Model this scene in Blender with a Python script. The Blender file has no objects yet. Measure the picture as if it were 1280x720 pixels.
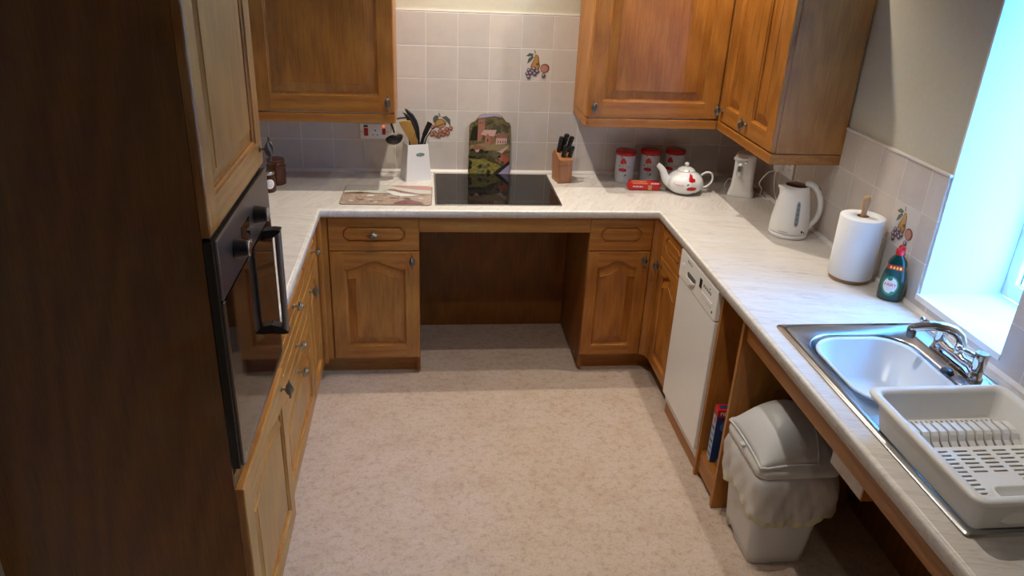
import bpy, math, random
from mathutils import Vector, Matrix
R = math.radians
PI = math.pi
random.seed(7)
SC = bpy.context.scene
COL = SC.collection

# ------------------------------------------------------------------ mesh builder
class MB:
    def __init__(s, T=None):
        s.v = []; s.f = []; s.m = []; s.sm = []; s.T = T
    def pt(s, p):
        p = Vector(p)
        if s.T is not None: p = s.T @ p
        s.v.append(tuple(p)); return len(s.v) - 1
    def face(s, idx, m=0, sm=False):
        s.f.append(tuple(idx)); s.m.append(m); s.sm.append(sm)
    def poly(s, pts, m=0, sm=False):
        s.face([s.pt(p) for p in pts], m, sm)
    def box(s, a, b, m=0, skip=()):
        x0, y0, z0 = a; x1, y1, z1 = b
        i = [s.pt(p) for p in ((x0,y0,z0),(x1,y0,z0),(x1,y1,z0),(x0,y1,z0),(x0,y0,z1),(x1,y0,z1),(x1,y1,z1),(x0,y1,z1))]
        for k, q in enumerate(((0,3,2,1),(4,5,6,7),(0,1,5,4),(1,2,6,5),(2,3,7,6),(3,0,4,7))):
            if k not in skip: s.face([i[j] for j in q], m)
    def loops(s, L, m=0, cap0=False, cap1=False, sm=False, closed=True, mats=None):
        idx = [[s.pt(p) for p in l] for l in L]
        n = len(L[0])
        for k in range(len(L) - 1):
            for j in range(n if closed else n - 1):
                a, b = idx[k][j], idx[k][(j+1) % n]
                c, d = idx[k+1][(j+1) % n], idx[k+1][j]
                s.face((a, b, c, d), mats[k] if mats else m, sm)
        if cap0: s.face(list(reversed(idx[0])), mats[0] if mats else m)
        if cap1: s.face(idx[-1], mats[-1] if mats else m)
    def lathe(s, prof, c=(0,0,0), n=32, m=0, sm=True, axis='z', cap0=True, cap1=True, fr=None, mats=None):
        L = []
        for k, (r, h) in enumerate(prof):
            l = []
            for j in range(n):
                a = 2*PI*j/n
                rr = r*(fr(a, k) if fr else 1)
                x, y = rr*math.cos(a), rr*math.sin(a)
                p = (x, y, h) if axis == 'z' else ((h, x, y) if axis == 'x' else (y, h, x))
                l.append((c[0]+p[0], c[1]+p[1], c[2]+p[2]))
            L.append(l)
        s.loops(L, m, cap0, cap1, sm, mats=mats)
    def tube(s, path, r, n=10, m=0, sm=True, flat=1.0, cap=True, up=(0,0,1)):
        path = [Vector(p) for p in path]
        rs = r if isinstance(r, (list, tuple)) else [r]*len(path)
        L = []; u0 = None
        for k, p in enumerate(path):
            t = (path[min(k+1, len(path)-1)] - path[max(k-1, 0)]).normalized()
            if u0 is None:
                u = Vector(up) - t*Vector(up).dot(t)
                if u.length < 1e-3: u = Vector((1,0,0)) - t*t.x
            else: u = u0 - t*u0.dot(t)
            u.normalize(); u0 = u; w = t.cross(u)
            L.append([p + (w*math.cos(2*PI*j/n) + u*math.sin(2*PI*j/n)*flat)*rs[k] for j in range(n)])
        s.loops(L, m, cap, cap, sm)
    def prism(s, pl, d0, d1, ax='z', m=0, side=None, sm=False):
        """2-D outline pl extruded d0..d1 along an axis; for 'y' pl is (x,z), for 'x' pl is (y,z)"""
        f = {'z': lambda p, d: (p[0], p[1], d), 'y': lambda p, d: (p[0], d, p[1]), 'x': lambda p, d: (d, p[0], p[1])}[ax]
        a = [s.pt(f(p, d0)) for p in pl]; b = [s.pt(f(p, d1)) for p in pl]; n = len(pl)
        s.face(list(reversed(a)), m); s.face(b, m)
        for j in range(n): s.face((a[j], a[(j+1)%n], b[(j+1)%n], b[j]), m if side is None else side, sm)
    def sphere(s, c, r, m=0, n=14, sz=1.0):
        pr = [(max(1e-4, math.sin(PI*k/10))*r, -math.cos(PI*k/10)*r*sz) for k in range(11)]
        s.lathe(pr, c, n, m)
    def build(s, name, mats, parent=None, bevel=0, sub=0, seg=2, solid=0, auto=False):
        me = bpy.data.meshes.new(name)
        me.from_pydata(s.v, [], s.f)
        if not isinstance(mats, (list, tuple)): mats = [mats]
        for q in mats: me.materials.append(q)
        for p, mi, sm in zip(me.polygons, s.m, s.sm):
            p.material_index = mi; p.use_smooth = sm
        import bmesh
        bm = bmesh.new(); bm.from_mesh(me)
        bmesh.ops.remove_doubles(bm, verts=bm.verts, dist=1e-6)
        bmesh.ops.recalc_face_normals(bm, faces=bm.faces)
        bm.to_mesh(me); bm.free()
        o = bpy.data.objects.new(name, me); COL.objects.link(o)
        if parent: o.parent = parent
        if solid:
            q = o.modifiers.new('solid', 'SOLIDIFY'); q.thickness = solid; q.offset = -1
        if bevel:
            q = o.modifiers.new('bevel', 'BEVEL'); q.width = bevel; q.segments = seg; q.limit_method = 'ANGLE'; q.angle_limit = R(40)
        if sub:
            q = o.modifiers.new('sub', 'SUBSURF'); q.levels = sub; q.render_levels = sub
        return o

def thing(name, label, cat, loc=(0,0,0), rz=0, group=None, rot=None):
    o = bpy.data.objects.new(name, None); COL.objects.link(o)
    o.location = loc; o.rotation_euler = rot if rot else (0, 0, rz)
    o['label'] = label; o['category'] = cat
    if group: o['group'] = group
    return o
def tag(o, label, cat, group=None):
    o['label'] = label; o['category'] = cat
    if group: o['group'] = group
    return o
def struct(o):
    o['kind'] = 'structure'; return o

def rrect(x0, y0, x1, y1, r, n=6):
    out = []
    for cx, cy, a0 in ((x1-r, y0+r, -90), (x1-r, y1-r, 0), (x0+r, y1-r, 90), (x0+r, y0+r, 180)):
        for k in range(n+1):
            a = R(a0 + 90*k/n); out.append((cx + r*math.cos(a), cy + r*math.sin(a)))
    return out
def offset(pl, d):
    """inward offset of a counter-clockwise outline"""
    n = len(pl); out = []
    for i in range(n):
        p0, p1, p2 = Vector(pl[i-1]), Vector(pl[i]), Vector(pl[(i+1) % n])
        a = (p1-p0); b = (p2-p1)
        if a.length < 1e-9: a = b
        if b.length < 1e-9: b = a
        a.normalize(); b.normalize()
        na = Vector((-a.y, a.x)); nb = Vector((-b.y, b.x)); m = na + nb
        if m.length < 1e-6: m = na
        m.normalize(); k = m.dot(na)
        out.append(tuple(p1 + m*(d/max(k, .5))))
    return out

# ------------------------------------------------------------------ materials
def mat(name, col=(.8,.8,.8), rough=.5, metal=0, spec=.5, coat=0, trans=0, alpha=1, emit=None, es=0, ior=1.45, sss=0):
    m = bpy.data.materials.new(name); m.use_nodes = True
    b = m.node_tree.nodes['Principled BSDF']
    b.inputs['Base Color'].default_value = (*col, 1); b.inputs['Roughness'].default_value = rough
    b.inputs['Metallic'].default_value = metal; b.inputs['Specular IOR Level'].default_value = spec
    b.inputs['Coat Weight'].default_value = coat; b.inputs['Coat Roughness'].default_value = .1
    b.inputs['Transmission Weight'].default_value = trans; b.inputs['Alpha'].default_value = alpha
    b.inputs['IOR'].default_value = ior
    if sss: b.inputs['Subsurface Weight'].default_value = sss; b.inputs['Subsurface Scale'].default_value = .01
    if emit: b.inputs['Emission Color'].default_value = (*emit, 1); b.inputs['Emission Strength'].default_value = es
    return m
class NT:
    def __init__(s, m): s.t = m.node_tree; s.b = s.t.nodes['Principled BSDF']
    def n(s, typ, **k):
        q = s.t.nodes.new(typ)
        for a, v in k.items():
            if a.startswith('_'): q.inputs[a[1:].replace('_', ' ')].default_value = v
            else: setattr(q, a, v)
        return q
    def l(s, a, b): s.t.links.new(a, b)
    def math(s, op, a, b=None, c=None):
        q = s.t.nodes.new('ShaderNodeMath'); q.operation = op
        for i, x in enumerate((a, b, c)):
            if x is None: continue
            if isinstance(x, (int, float)): q.inputs[i].default_value = x
            else: s.l(x, q.inputs[i])
        return q.outputs[0]
    def mix(s, f, a, b, mode='MIX'):
        q = s.t.nodes.new('ShaderNodeMix'); q.data_type = 'RGBA'; q.blend_type = mode
        for i, x in ((0, f), (6, a), (7, b)):
            if isinstance(x, (int, float)): q.inputs[i].default_value = x
            elif isinstance(x, tuple): q.inputs[i].default_value = (*x, 1)
            else: s.l(x, q.inputs[i])
        return q.outputs[2]
    def ramp(s, f, stops):
        q = s.t.nodes.new('ShaderNodeValToRGB'); e = q.color_ramp.elements
        while len(e) < len(stops): e.new(.5)
        for i, (p, c) in enumerate(stops): e[i].position = p; e[i].color = (*c, 1)
        s.l(f, q.inputs[0]); return q.outputs[0]
    def coord(s, scale=(1,1,1), rot=(0,0,0), loc=(0,0,0)):
        tc = s.n('ShaderNodeTexCoord'); mp = s.n('ShaderNodeMapping')
        mp.inputs['Scale'].default_value = scale; mp.inputs['Rotation'].default_value = rot; mp.inputs['Location'].default_value = loc
        s.l(tc.outputs['Object'], mp.inputs['Vector']); return mp.outputs[0]
    def noise(s, vec, scale, detail=4, rough=.55, dist=0):
        q = s.n('ShaderNodeTexNoise', _Scale=scale, _Detail=detail, _Roughness=rough, _Distortion=dist)
        s.l(vec, q.inputs['Vector']); return q.outputs['Fac']
    def bump(s, h, strength=.2, dist=.001):
        q = s.n('ShaderNodeBump', _Strength=strength, _Distance=dist)
        s.l(h, q.inputs['Height']); s.l(q.outputs[0], s.b.inputs['Normal'])

def oak(name, ax, dark, light, rough=.38, board=None, seed=0):
    m = mat(name, light, rough, spec=.4, coat=.12); N = NT(m)
    sc = [1, 1, 1]; sc['xyz'.index(ax)] = .055
    v = N.coord(tuple(sc), loc=(seed*1.7, seed*.9, seed*2.3))
    a = N.noise(v, 48, 4, .62, .5)          # broad figure
    b = N.noise(v, 190, 4, .72)              # pores
    sc2 = [1, 1, 1]; sc2['xyz'.index(ax)] = .12
    w = N.n('ShaderNodeTexWave', _Scale=9.0, _Distortion=9.0, _Detail=2.0); w.inputs['Detail Scale'].default_value = .8
    w.wave_type = 'RINGS'; N.l(N.coord(tuple(sc2), loc=(seed*.37+.11, .07, seed*.21)), w.inputs['Vector'])
    f = N.math('ADD', N.math('MULTIPLY', a, .26), N.math('MULTIPLY', b, .60))
    f = N.math('ADD', f, N.math('MULTIPLY', w.outputs['Fac'], .12))
    c = N.ramp(f, [(.34, dark), (.62, light)])
    if board:
        tc = N.n('ShaderNodeTexCoord'); sx = N.n('ShaderNodeSeparateXYZ'); N.l(tc.outputs['Object'], sx.inputs[0])
        k = N.math('FLOOR', N.math('DIVIDE', sx.outputs[board], .068))
        wn = N.n('ShaderNodeTexWhiteNoise', noise_dimensions='1D'); N.l(k, wn.inputs['W'])
        c = N.mix(.5, c, N.mix(wn.outputs[0], (.62, .6, .55), (1, 1, 1)), 'MULTIPLY')
    N.l(c, N.b.inputs['Base Color'])
    N.bump(b, .12, .0006)
    return m
OD, OL = (.240, .082, .011), (.43, .167, .029)
M = {}
M['oak_x'] = oak('oak_grain_across', 'x', OD, OL)
M['oak_y'] = oak('oak_grain_deep', 'y', OD, OL)
M['oak_z'] = oak('oak_grain_upright', 'z', OD, OL, seed=1)
M['oak_panel'] = oak('oak_panel_boards', 'z', (.220,.074,.010), (.405,.153,.026), board=0, seed=2)
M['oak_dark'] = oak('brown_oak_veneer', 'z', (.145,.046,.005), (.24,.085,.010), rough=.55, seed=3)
M['oak_end'] = oak('oak_end_veneer', 'z', (.28,.105,.018), (.44,.18,.036), rough=.45, seed=4)
M['gap'] = mat('dark_gap', (.01,.006,.003), .8)
M['pewter'] = mat('pewter', (.20,.19,.18), .34, 1)
M['chrome'] = mat('chrome', (.82,.83,.85), .07, 1)
M['steel'] = mat('brushed_steel', (.50,.50,.50), .24, 1)
M['dark_steel'] = mat('dark_steel', (.17,.155,.145), .3, 1)
M['black_plastic'] = mat('black_plastic', (.012,.012,.013), .32)
M['white_plastic'] = mat('white_plastic', (.80,.80,.79), .28)
M['cream_plastic'] = mat('cream_plastic', (.72,.70,.64), .35)
M['rack_plastic'] = mat('rack_plastic', (.82,.82,.80), .35)
M['porcelain'] = mat('porcelain', (.80,.82,.83), .08, coat=.5)
M['black_glass'] = mat('black_glass', (.004,.004,.005), .045, spec=.6)
M['red'] = mat('red_lacquer', (.42,.006,.008), .22)
M['red_paper'] = mat('red_wrapper', (.55,.015,.012), .25)
M['gold'] = mat('gold_print', (.55,.30,.10), .4)
M['poppy'] = mat('poppy_print', (.50,.004,.012), .3)
M['leaf_dark'] = mat('dark_leaf_print', (.012,.018,.014), .4)
M['grey_line'] = mat('grey_print', (.25,.28,.28), .4)
M['pink_print'] = mat('pink_print', (.62,.22,.28), .4)
M['black_print'] = mat('black_print', (.01,.01,.01), .5)
M['white_print'] = mat('white_print', (.85,.85,.85), .4)
M['paint'] = mat('cream_wall_paint', (.56,.525,.42), .75)
M['white_paint'] = mat('white_paint', (.85,.85,.84), .6)
M['ceiling'] = mat('ceiling_paint', (.50,.49,.46), .85)
def textured(m, base, amp, scale, stretch=(1,1,1), bump=0):
    N = NT(m); f = N.noise(N.coord(stretch), scale, 5, .6)
    c = N.ramp(f, [(.3, tuple(max(0, x*(1-amp)) for x in base)), (.7, tuple(min(1, x*(1+amp)) for x in base))])
    N.l(c, N.b.inputs['Base Color'])
    if bump: N.bump(f, bump, .001)
    return m
textured(M['paint'], (.56,.525,.42), .03, 60, bump=.1)

def tile_mat(name, axes, o, base=(.60,.545,.50)):
    m = mat(name, base, .22, spec=.5); N = NT(m)
    tc = N.n('ShaderNodeTexCoord'); sx = N.n('ShaderNodeSeparateXYZ'); N.l(tc.outputs['Object'], sx.inputs[0])
    gs = []; ks = []
    for a, q in zip(axes, o):
        t = N.math('DIVIDE', N.math('SUBTRACT', sx.outputs[a], q), .15)
        ks.append(N.math('FLOOR', t)); fr = N.math('FRACT', t)
        d = N.math('MINIMUM', fr, N.math('SUBTRACT', 1.0, fr)); gs.append(d)
    d = N.math('MINIMUM', gs[0], gs[1])
    g = N.n('ShaderNodeMapRange', interpolation_type='SMOOTHSTEP'); N.l(d, g.inputs[0])
    g.inputs[1].default_value = .006; g.inputs[2].default_value = .014
    cx = N.n('ShaderNodeCombineXYZ'); N.l(ks[0], cx.inputs[0]); N.l(ks[1], cx.inputs[1])
    wn = N.n('ShaderNodeTexWhiteNoise', noise_dimensions='3D'); N.l(cx.outputs[0], wn.inputs[0])
    nz = N.noise(N.coord(), 14, 4, .6)
    tone = N.math('ADD', N.math('MULTIPLY', wn.outputs[0], .35), N.math('MULTIPLY', nz, .65))
    c = N.ramp(tone, [(.25, tuple(x*.90 for x in base)), (.75, (base[0]*1.07, base[1]*1.06, base[2]*1.05))])
    c = N.mix(g.outputs[0], (.74,.71,.68), c)
    N.l(c, N.b.inputs['Base Color'])
    N.l(N.math('ADD', N.math('MULTIPLY', g.outputs[0], -.4), .65), N.b.inputs['Roughness'])
    N.bump(g.outputs[0], .5, .002)
    return m
M['tile_back'] = tile_mat('back_wall_tiles', (0, 2), (.4545, 1.0057))
M['tile_side'] = tile_mat('side_wall_tiles', (1, 2), (-1.038, 1.0057))

def laminate(name, ang):
    m = mat(name, (.7,.68,.64), .3, spec=.45); N = NT(m)
    tc = N.n('ShaderNodeTexCoord'); r = N.n('ShaderNodeVectorRotate', rotation_type='Z_AXIS'); r.inputs['Angle'].default_value = ang
    N.l(tc.outputs['Object'], r.inputs[0])
    mp = N.n('ShaderNodeMapping'); mp.inputs['Scale'].default_value = (.13, 1, 1); N.l(r.outputs[0], mp.inputs['Vector'])
    a = N.noise(mp.outputs[0], 75, 6, .70, 1.4)
    b = N.noise(mp.outputs[0], 13, 4, .6, 2.2)
    f = N.math('ADD', N.math('MULTIPLY', a, .7), N.math('MULTIPLY', b, .3))
    c = N.ramp(f, [(.34, (.44,.395,.35)), (.46, (.60,.56,.515)), (.60, (.67,.64,.60))])
    N.l(c, N.b.inputs['Base Color']); return m
M['top_back'] = laminate('marbled_laminate_back', R(-62))
M['top_side'] = laminate('marbled_laminate_side', R(14))

m = M['floor'] = mat('flecked_vinyl', (.6,.5,.42), .5, spec=.35); N = NT(m)
a = N.noise(N.coord(), 7, 5, .7); b = N.noise(N.coord(), 110, 4, .7, .5); c3 = N.noise(N.coord(loc=(3,1,0)), 34, 5, .75)
base = N.ramp(a, [(.35, (.50,.375,.30)), (.5, (.535,.425,.345)), (.65, (.565,.445,.385))])
fl = N.ramp(b, [(.34, (.80,.77,.72)), (.48, (1,1,1)), (.64, (1.0,.98,.96))])
fl2 = N.ramp(c3, [(.33, (.76,.75,.71)), (.52, (1.0,1.0,1.0))])
N.l(N.mix(1.0, N.mix(1.0, base, fl, 'MULTIPLY'), fl2, 'MULTIPLY'), N.b.inputs['Base Color'])

# ------------------------------------------------------------------ measures
XR, YN, XL, ZC = 2.09, -8.0, -.60, 2.42
H = .845; D = -.576; W = 1.493
WY0, WY1, WZ0, WZ1 = -1.984, -1.582, .901, 2.08

# ------------------------------------------------------------------ room
def bx(name, a, b, m, **k):
    q = MB(); q.box(a, b); return struct(q.build(name, m, **k))
bx('floor', (XL-.1, YN-.1, -.06), (XR+.4, .12, 0), M['floor'])
bx('ceiling', (XL-.1, YN-.1, ZC), (XR+.4, .12, ZC+.06), M['ceiling'])
bx('wall_back', (XL-.1, .008, 0), (XR+.4, .12, ZC), M['paint'])
bx('wall_left', (XL-.1, YN, 0), (XL, .008, ZC), M['paint'])
bx('wall_front', (XL-.1, YN-.1, 0), (XR+.4, YN, ZC), M['paint'])
q = MB()
x0, x1 = XR+.008, XR+.36
q.box((x0, YN, 0), (x1, .008, WZ0-.02)); q.box((x0, YN, WZ1), (x1, .008, ZC))
q.box((x0, YN, WZ0-.02), (x1, WY0-.008, WZ1)); q.box((x0, WY1+.008, WZ0-.02), (x1, .008, WZ1))
struct(q.build('wall_right', M['paint']))
# window: lining of the deep reveal, frame and glass
w = bpy.data.objects.new('window_1', None); COL.objects.link(w); struct(w)
q = MB(); g = XR+.30
q.box((XR-.002, WY0-.008, WZ0-.02), (g, WY1+.008, WZ0))
q.box((XR+.008, WY0-.008, WZ0), (g, WY0, WZ1)); q.box((XR+.008, WY1, WZ0), (g, WY1+.008, WZ1)); q.box((XR+.008, WY0-.008, WZ1), (g, WY1+.008, WZ1+.008))
q.build('window_reveal', M['white_paint'], w)
q = MB()
for a, b in (((g, WY0, WZ0), (g+.05, WY1, WZ0+.05)), ((g, WY0, WZ1-.05), (g+.05, WY1, WZ1)), ((g, WY0, WZ0+.05), (g+.05, WY0+.045, WZ1-.05)), ((g, WY1-.045, WZ0+.05), (g+.05, WY1, WZ1-.05))): q.box(a, b)
q.build('window_frame', M['white_plastic'], w, bevel=.004)
q = MB(); q.box((g+.02, WY0+.045, WZ0+.05), (g+.026, WY1-.045, WZ1-.05))
q.build('window_pane', mat('window_glass', (1,1,1), 0, trans=1, ior=1.02, spec=.1), w)
# tiled splashbacks, white capping bead and sealing strip
q = MB(); q.box((XL, 0, H-.02), (XR, .008, 1.608)); struct(q.build('trim_1', M['tile_back']))
q = MB(); TT = 1.304
q.box((XR, -3.6, H-.02), (XR+.008, WY0-.008, TT)); q.box((XR, WY1+.008, H-.02), (XR+.008, 0, TT)); q.box((XR, WY0-.008, H-.02), (XR+.008, WY1+.008, WZ0-.02))
struct(q.build('trim_2', M['tile_side']))
M['bead'] = mat('white_bead', (.70,.66,.62), .35)
q = MB(); q.box((XR-.004, WY1+.002, TT), (XR+.008, -.92, TT+.009)); q.box((XR-.004, -3.6, TT), (XR+.008, WY0-.002, TT+.009)); struct(q.build('trim_3', M['bead'], bevel=.002))
q = MB(); q.box((XL, -.001, 1.608), (XR-.3, .008, 1.614)); struct(q.build('trim_4', M['bead']))
q = MB()
q.prism([(-.012, H), (0, H), (0, H+.016), (-.004, H+.016), (-.012, H+.006)], XL, XR, 'x')
q.prism([(XR-.012, H), (XR, H), (XR, H+.016), (XR-.004, H+.016), (XR-.012, H+.006)], -3.4, -.012, 'y')
struct(q.build('trim_5', M['bead']))

# ------------------------------------------------------------------ worktop
q = MB(); zb = H-.038; nz = .014
SX0, SX1, SY0, SY1 = 1.552, 2.045, -2.645, -1.690      # sink outline
HX0, HX1, HY0, HY1 = 1.585, 1.950, -2.165, -1.738      # cut-out for the bowl
q.box((XL, D+nz, zb), (XR, 0, H), 0)
q.box((XL, -1.618, zb), (-nz, D+nz, H), 1)
q.box((W+nz, HY1, zb), (XR, D+nz, H), 1); q.box((W+nz, -3.4, zb), (XR, HY0, H), 1)
q.box((W+nz, HY0, zb), (HX0, HY1, H), 1); q.box((HX1, HY0, zb), (XR, HY1, H), 1)
prof = [(nz, H)] + [(.010*(1-math.sin(a))+.0, H-.010*(1-math.cos(a))) for a in (R(20), R(45), R(70), R(90))] + [(0, zb+.006), (.003, zb), (nz, zb)]
L = [[(-o, -1.618, z) for o, z in prof], [(-o, D+o, z) for o, z in prof], [(W+o, D+o, z) for o, z in prof], [(W+o, -3.4, z) for o, z in prof]]
q.loops(L, closed=False, sm=True, mats=[1, 0, 1])
tag(q.build('worktop', [M['top_back'], M['top_side']]), 'pale marbled laminate worktop running round three sides of the kitchen', 'worktop')

# ------------------------------------------------------------------ fronts
def arch_outline(x0, z0, x1, z1, rise, n=22):
    pl = [(x0, z0), (x1, z0), (x1, z1-rise)]
    if rise > 0:
        c = (x0+x1)/2; hw = (x1-x0)/2
        for k in range(1, n):
            x = x1 + (x0-x1)*k/n; s = abs(x-c)/(hw*.97)
            s = min(1, s)**.92
            pl.append((x, z1 - rise + rise*(.5+.5*math.cos(PI*s))))
    pl.append((x0, z1-rise)); return pl
def door(parent, x0, z0, x1, z1, arch=0, stile=.062, top=None, bev=.034, name='door', t=.02):
    q = MB(); top = top or stile
    def P(pl, y): return [(x, y, z) for x, z in pl]
    R0 = [(x0, z0), (x1, z0), (x1, z1), (x0, z1)]; e = .004
    R1 = [(x0+e, z0+e), (x1-e, z0+e), (x1-e, z1-e), (x0+e, z1-e)]
    q.loops([P(R0, t), P(R0, e), P([(x0+.0015, z0+.0015), (x1-.0015, z0+.0015), (x1-.0015, z1-.0015), (x0+.0015, z1-.0015)], .0015), P(R1, 0)], 1, cap0=True)
    ox0, ox1, oz0, oz1 = x0+stile, x1-stile, z0+stile*1.05, z1-top
    O = arch_outline(ox0, oz0, ox1, oz1, arch)
    q.poly([(x0+e, 0, z0+e), (ox0, 0, z0+e), (ox0, 0, z1-e), (x0+e, 0, z1-e)], 1)
    q.poly([(ox1, 0, z0+e), (x1-e, 0, z0+e), (x1-e, 0, z1-e), (ox1, 0, z1-e)], 1)
    q.poly([(ox0, 0, z0+e), (ox1, 0, z0+e), (ox1, 0, oz0), (ox0, 0, oz0)], 0)
    A = [p for p in O if p[1] >= oz1-arch-1e-6]
    for a, b in zip(A[:-1], A[1:]):
        q.poly([(a[0], 0, a[1]), (a[0], 0, z1-e), (b[0], 0, z1-e), (b[0], 0, b[1])], 0)
    O1, O2, O3, O4 = offset(O, .002), offset(O, .0075), offset(O, .0125), offset(O, .0125+bev)
    q.loops([P(O, 0), P(O1, .0045), P(O2, .0075), P(O2, .0125), P(O3, .0125)], 1)
    O5 = offset(O, .0140+bev)
    q.loops([P(O3, .0125), P(O4, .0042), P(O5, .0020)], 2)
    q.poly(P(O5, .0020), 2)
    return q.build(name, [M['oak_x'], M['oak_z'], M['oak_panel']], parent)
def drawer(parent, x0, z0, x1, z1, name='drawer'):
    q = MB(); e = .003; t = .02
    def P(pl, y): return [(x, y, z) for x, z in pl]
    R0 = [(x0, z0), (x1, z0), (x1, z1), (x0, z1)]
    q.loops([P(R0, t), P(R0, e), P([(x0+e, z0+e), (x1-e, z0+e), (x1-e, z1-e), (x0+e, z1-e)], 0)], 0, cap0=True)
    mx = min(.06, (x1-x0)*.17); mz = .042; c = .022
    a, b, u, v = x0+mx, x1-mx, z0+mz, z1-mz
    O = [(a+c, u), (b-c, u), (b, u+c), (b, v-c), (b-c, v), (a+c, v), (a, v-c), (a, u+c)]
    X0, X1, Z0, Z1 = x0+e, x1-e, z0+e, z1-e
    for f in ([O[0], O[1], (b-c, Z0), (a+c, Z0)], [O[2], O[3], (X1, v-c), (X1, u+c)], [O[4], O[5], (a+c, Z1), (b-c, Z1)], [O[6], O[7], (X0, u+c), (X0, v-c)],
              [O[1], O[2], (X1, u+c), (X1, Z0), (b-c, Z0)], [O[3], O[4], (b-c, Z1), (X1, Z1), (X1, v-c)], [O[5], O[6], (X0, v-c), (X0, Z1), (a+c, Z1)], [O[7], O[0], (a+c, Z0), (X0, Z0), (X0, u+c)]):
        q.poly(P(f, 0), 0)
    q.loops([P(O, 0), P(offset(O, .0015), .006), P(offset(O, .006), .0075), P(offset(O, .0095), .002), P(offset(O, .0105), .0002)], 0, cap1=True)
    return q.build(name, [M['oak_x'], M['oak_z']], parent)
def handle_mesh():
    q = MB(); n = 24
    prof = []
    for k in range(33):
        t = -1 + 2*k/32; a = abs(t)
        if a > .86: r = .0042*math.sqrt(max(0, 1-((a-.93)/.07)**2))+.0002
        elif a > .62: r = .0024 + (.0022*math.exp(-((a-.72)/.04)**2))
        else: r = .0026 + .0078*max(0, 1-(t/.62)**2)**.6
        prof.append((r, t*.034, t))
    L = []
    for r, h, t in prof:
        tw = 1 if abs(t) < .6 else 0
        L.append([((r*(1+tw*.34*math.cos(4*a+t*5)))*math.cos(a), -.026+(r*(1+tw*.34*math.cos(4*a+t*5)))*math.sin(a), h) for a in [2*PI*j/n for j in range(n)]])
    q.loops(L, cap0=True, cap1=True, sm=True)
    q.lathe([(.0042, -.020), (.0035, -.012), (.0035, -.004), (.009, -.0035), (.010, .0005)], axis='y', n=18)
    return q
_hm = None
def handle(parent, x, z, horiz=False):
    global _hm
    if _hm is None:
        o = handle_mesh().build('handle', M['pewter'], parent); _hm = o.data
    else:
        o = bpy.data.objects.new('handle', _hm); COL.objects.link(o); o.parent = parent
    o.location = (x, 0, z)
    if horiz: o.rotation_euler = (0, R(90), 0)
    return o
def part(name, m, parent, *boxes, bevel=.001):
    q = MB()
    for a, b in boxes: q.box(a, b)
    return q.build(name, m, parent, bevel=bevel)
def base_unit(name, label, loc, rz, wd, dep=.54, hs='R', dr=True, group=None, plinth=True, panels=(0, 0), arch=.04, stile=.062):
    t = thing(name, label, 'cabinet', loc, rz, group)
    part('carcass', M['oak_dark'], t, ((.001, .0205, .098), (wd-.001, dep, .806)), bevel=0)
    if plinth: part('plinth', M['oak_x'], t, ((0, .06, 0), (wd, .078, .0975)))
    g = .0015
    d = door(t, g, .10, wd-g, .641, arch=arch, stile=stile, top=.045)
    dw = drawer(t, g, .6445, wd-g, .801)
    handle(d, wd-.032 if hs == 'R' else .032, .600)
    return t, d, dw

# back run, left of the knee space
t, d, dw = base_unit('base_cabinet', 'oak base cabinet with arched door and drawer, left of the knee space', (.022, -.556, 0), 0, .398)
handle(dw, .199, .723, True)
part('side_panel', M['oak_dark'], t, ((.380, .021, .02), (.398, .545, .805)))
# back run, right of the knee space: dummy drawer front without a handle
t, d, dw = base_unit('base_cabinet', 'narrow oak base cabinet right of the knee space, its drawer front without a handle', (1.187, -.556, 0), 0, .295, hs='R', arch=.034, stile=.05)
part('side_panel', M['oak_dark'], t, ((.0, .021, .02), (.018, .545, .805)))
# knee space: apron rail and back board
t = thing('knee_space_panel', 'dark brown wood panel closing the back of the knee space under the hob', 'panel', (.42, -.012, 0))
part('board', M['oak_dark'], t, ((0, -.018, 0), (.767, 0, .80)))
part('apron_rail', M['oak_x'], t, ((0, -.542, .733), (.767, -.524, .806)))
# corner fillers
t = thing('corner_post', 'plain oak corner post between left drawers and back cabinet', 'post', (-.02, -.556, 0))
part('post', M['oak_z'], t, ((0, -.046, .10), (.018, .018, .805)), ((0, 0, .10), (.0405, .018, .805)), bevel=.002)
part('plinth', M['oak_x'], t, ((-.06, .06, 0), (.042, .078, .0975)))
t = thing('corner_post', 'rounded oak corner post between right-hand back cabinet and cabinet beside the dishwasher', 'post', (1.513, -.556, 0))
q = MB()
# concave sweep: the post curves from the back run to the side run
arc = [(-.031*(1-math.sin(R(a))), -.046*(1-math.cos(R(a)))) for a in range(0, 91, 10)]
q.prism(arc + [(.018, -.046), (.018, .018), (-.031, .018)], .10, .805, 'z', 0)
q.build('post', M['oak_z'], t)
part('plinth', M['oak_x'], t, ((-.031, .06, 0), (.078, .078, .0975)), ((.06, -.046, 0), (.078, .06, .0975)))

# right run (fronts face -x)
t, d, dw = base_unit('base_cabinet', 'oak cabinet with drawer and arched door, left of the white dishwasher', (1.513, -.603, 0), R(-90), .300, hs='L', arch=.034, stile=.05)
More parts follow.
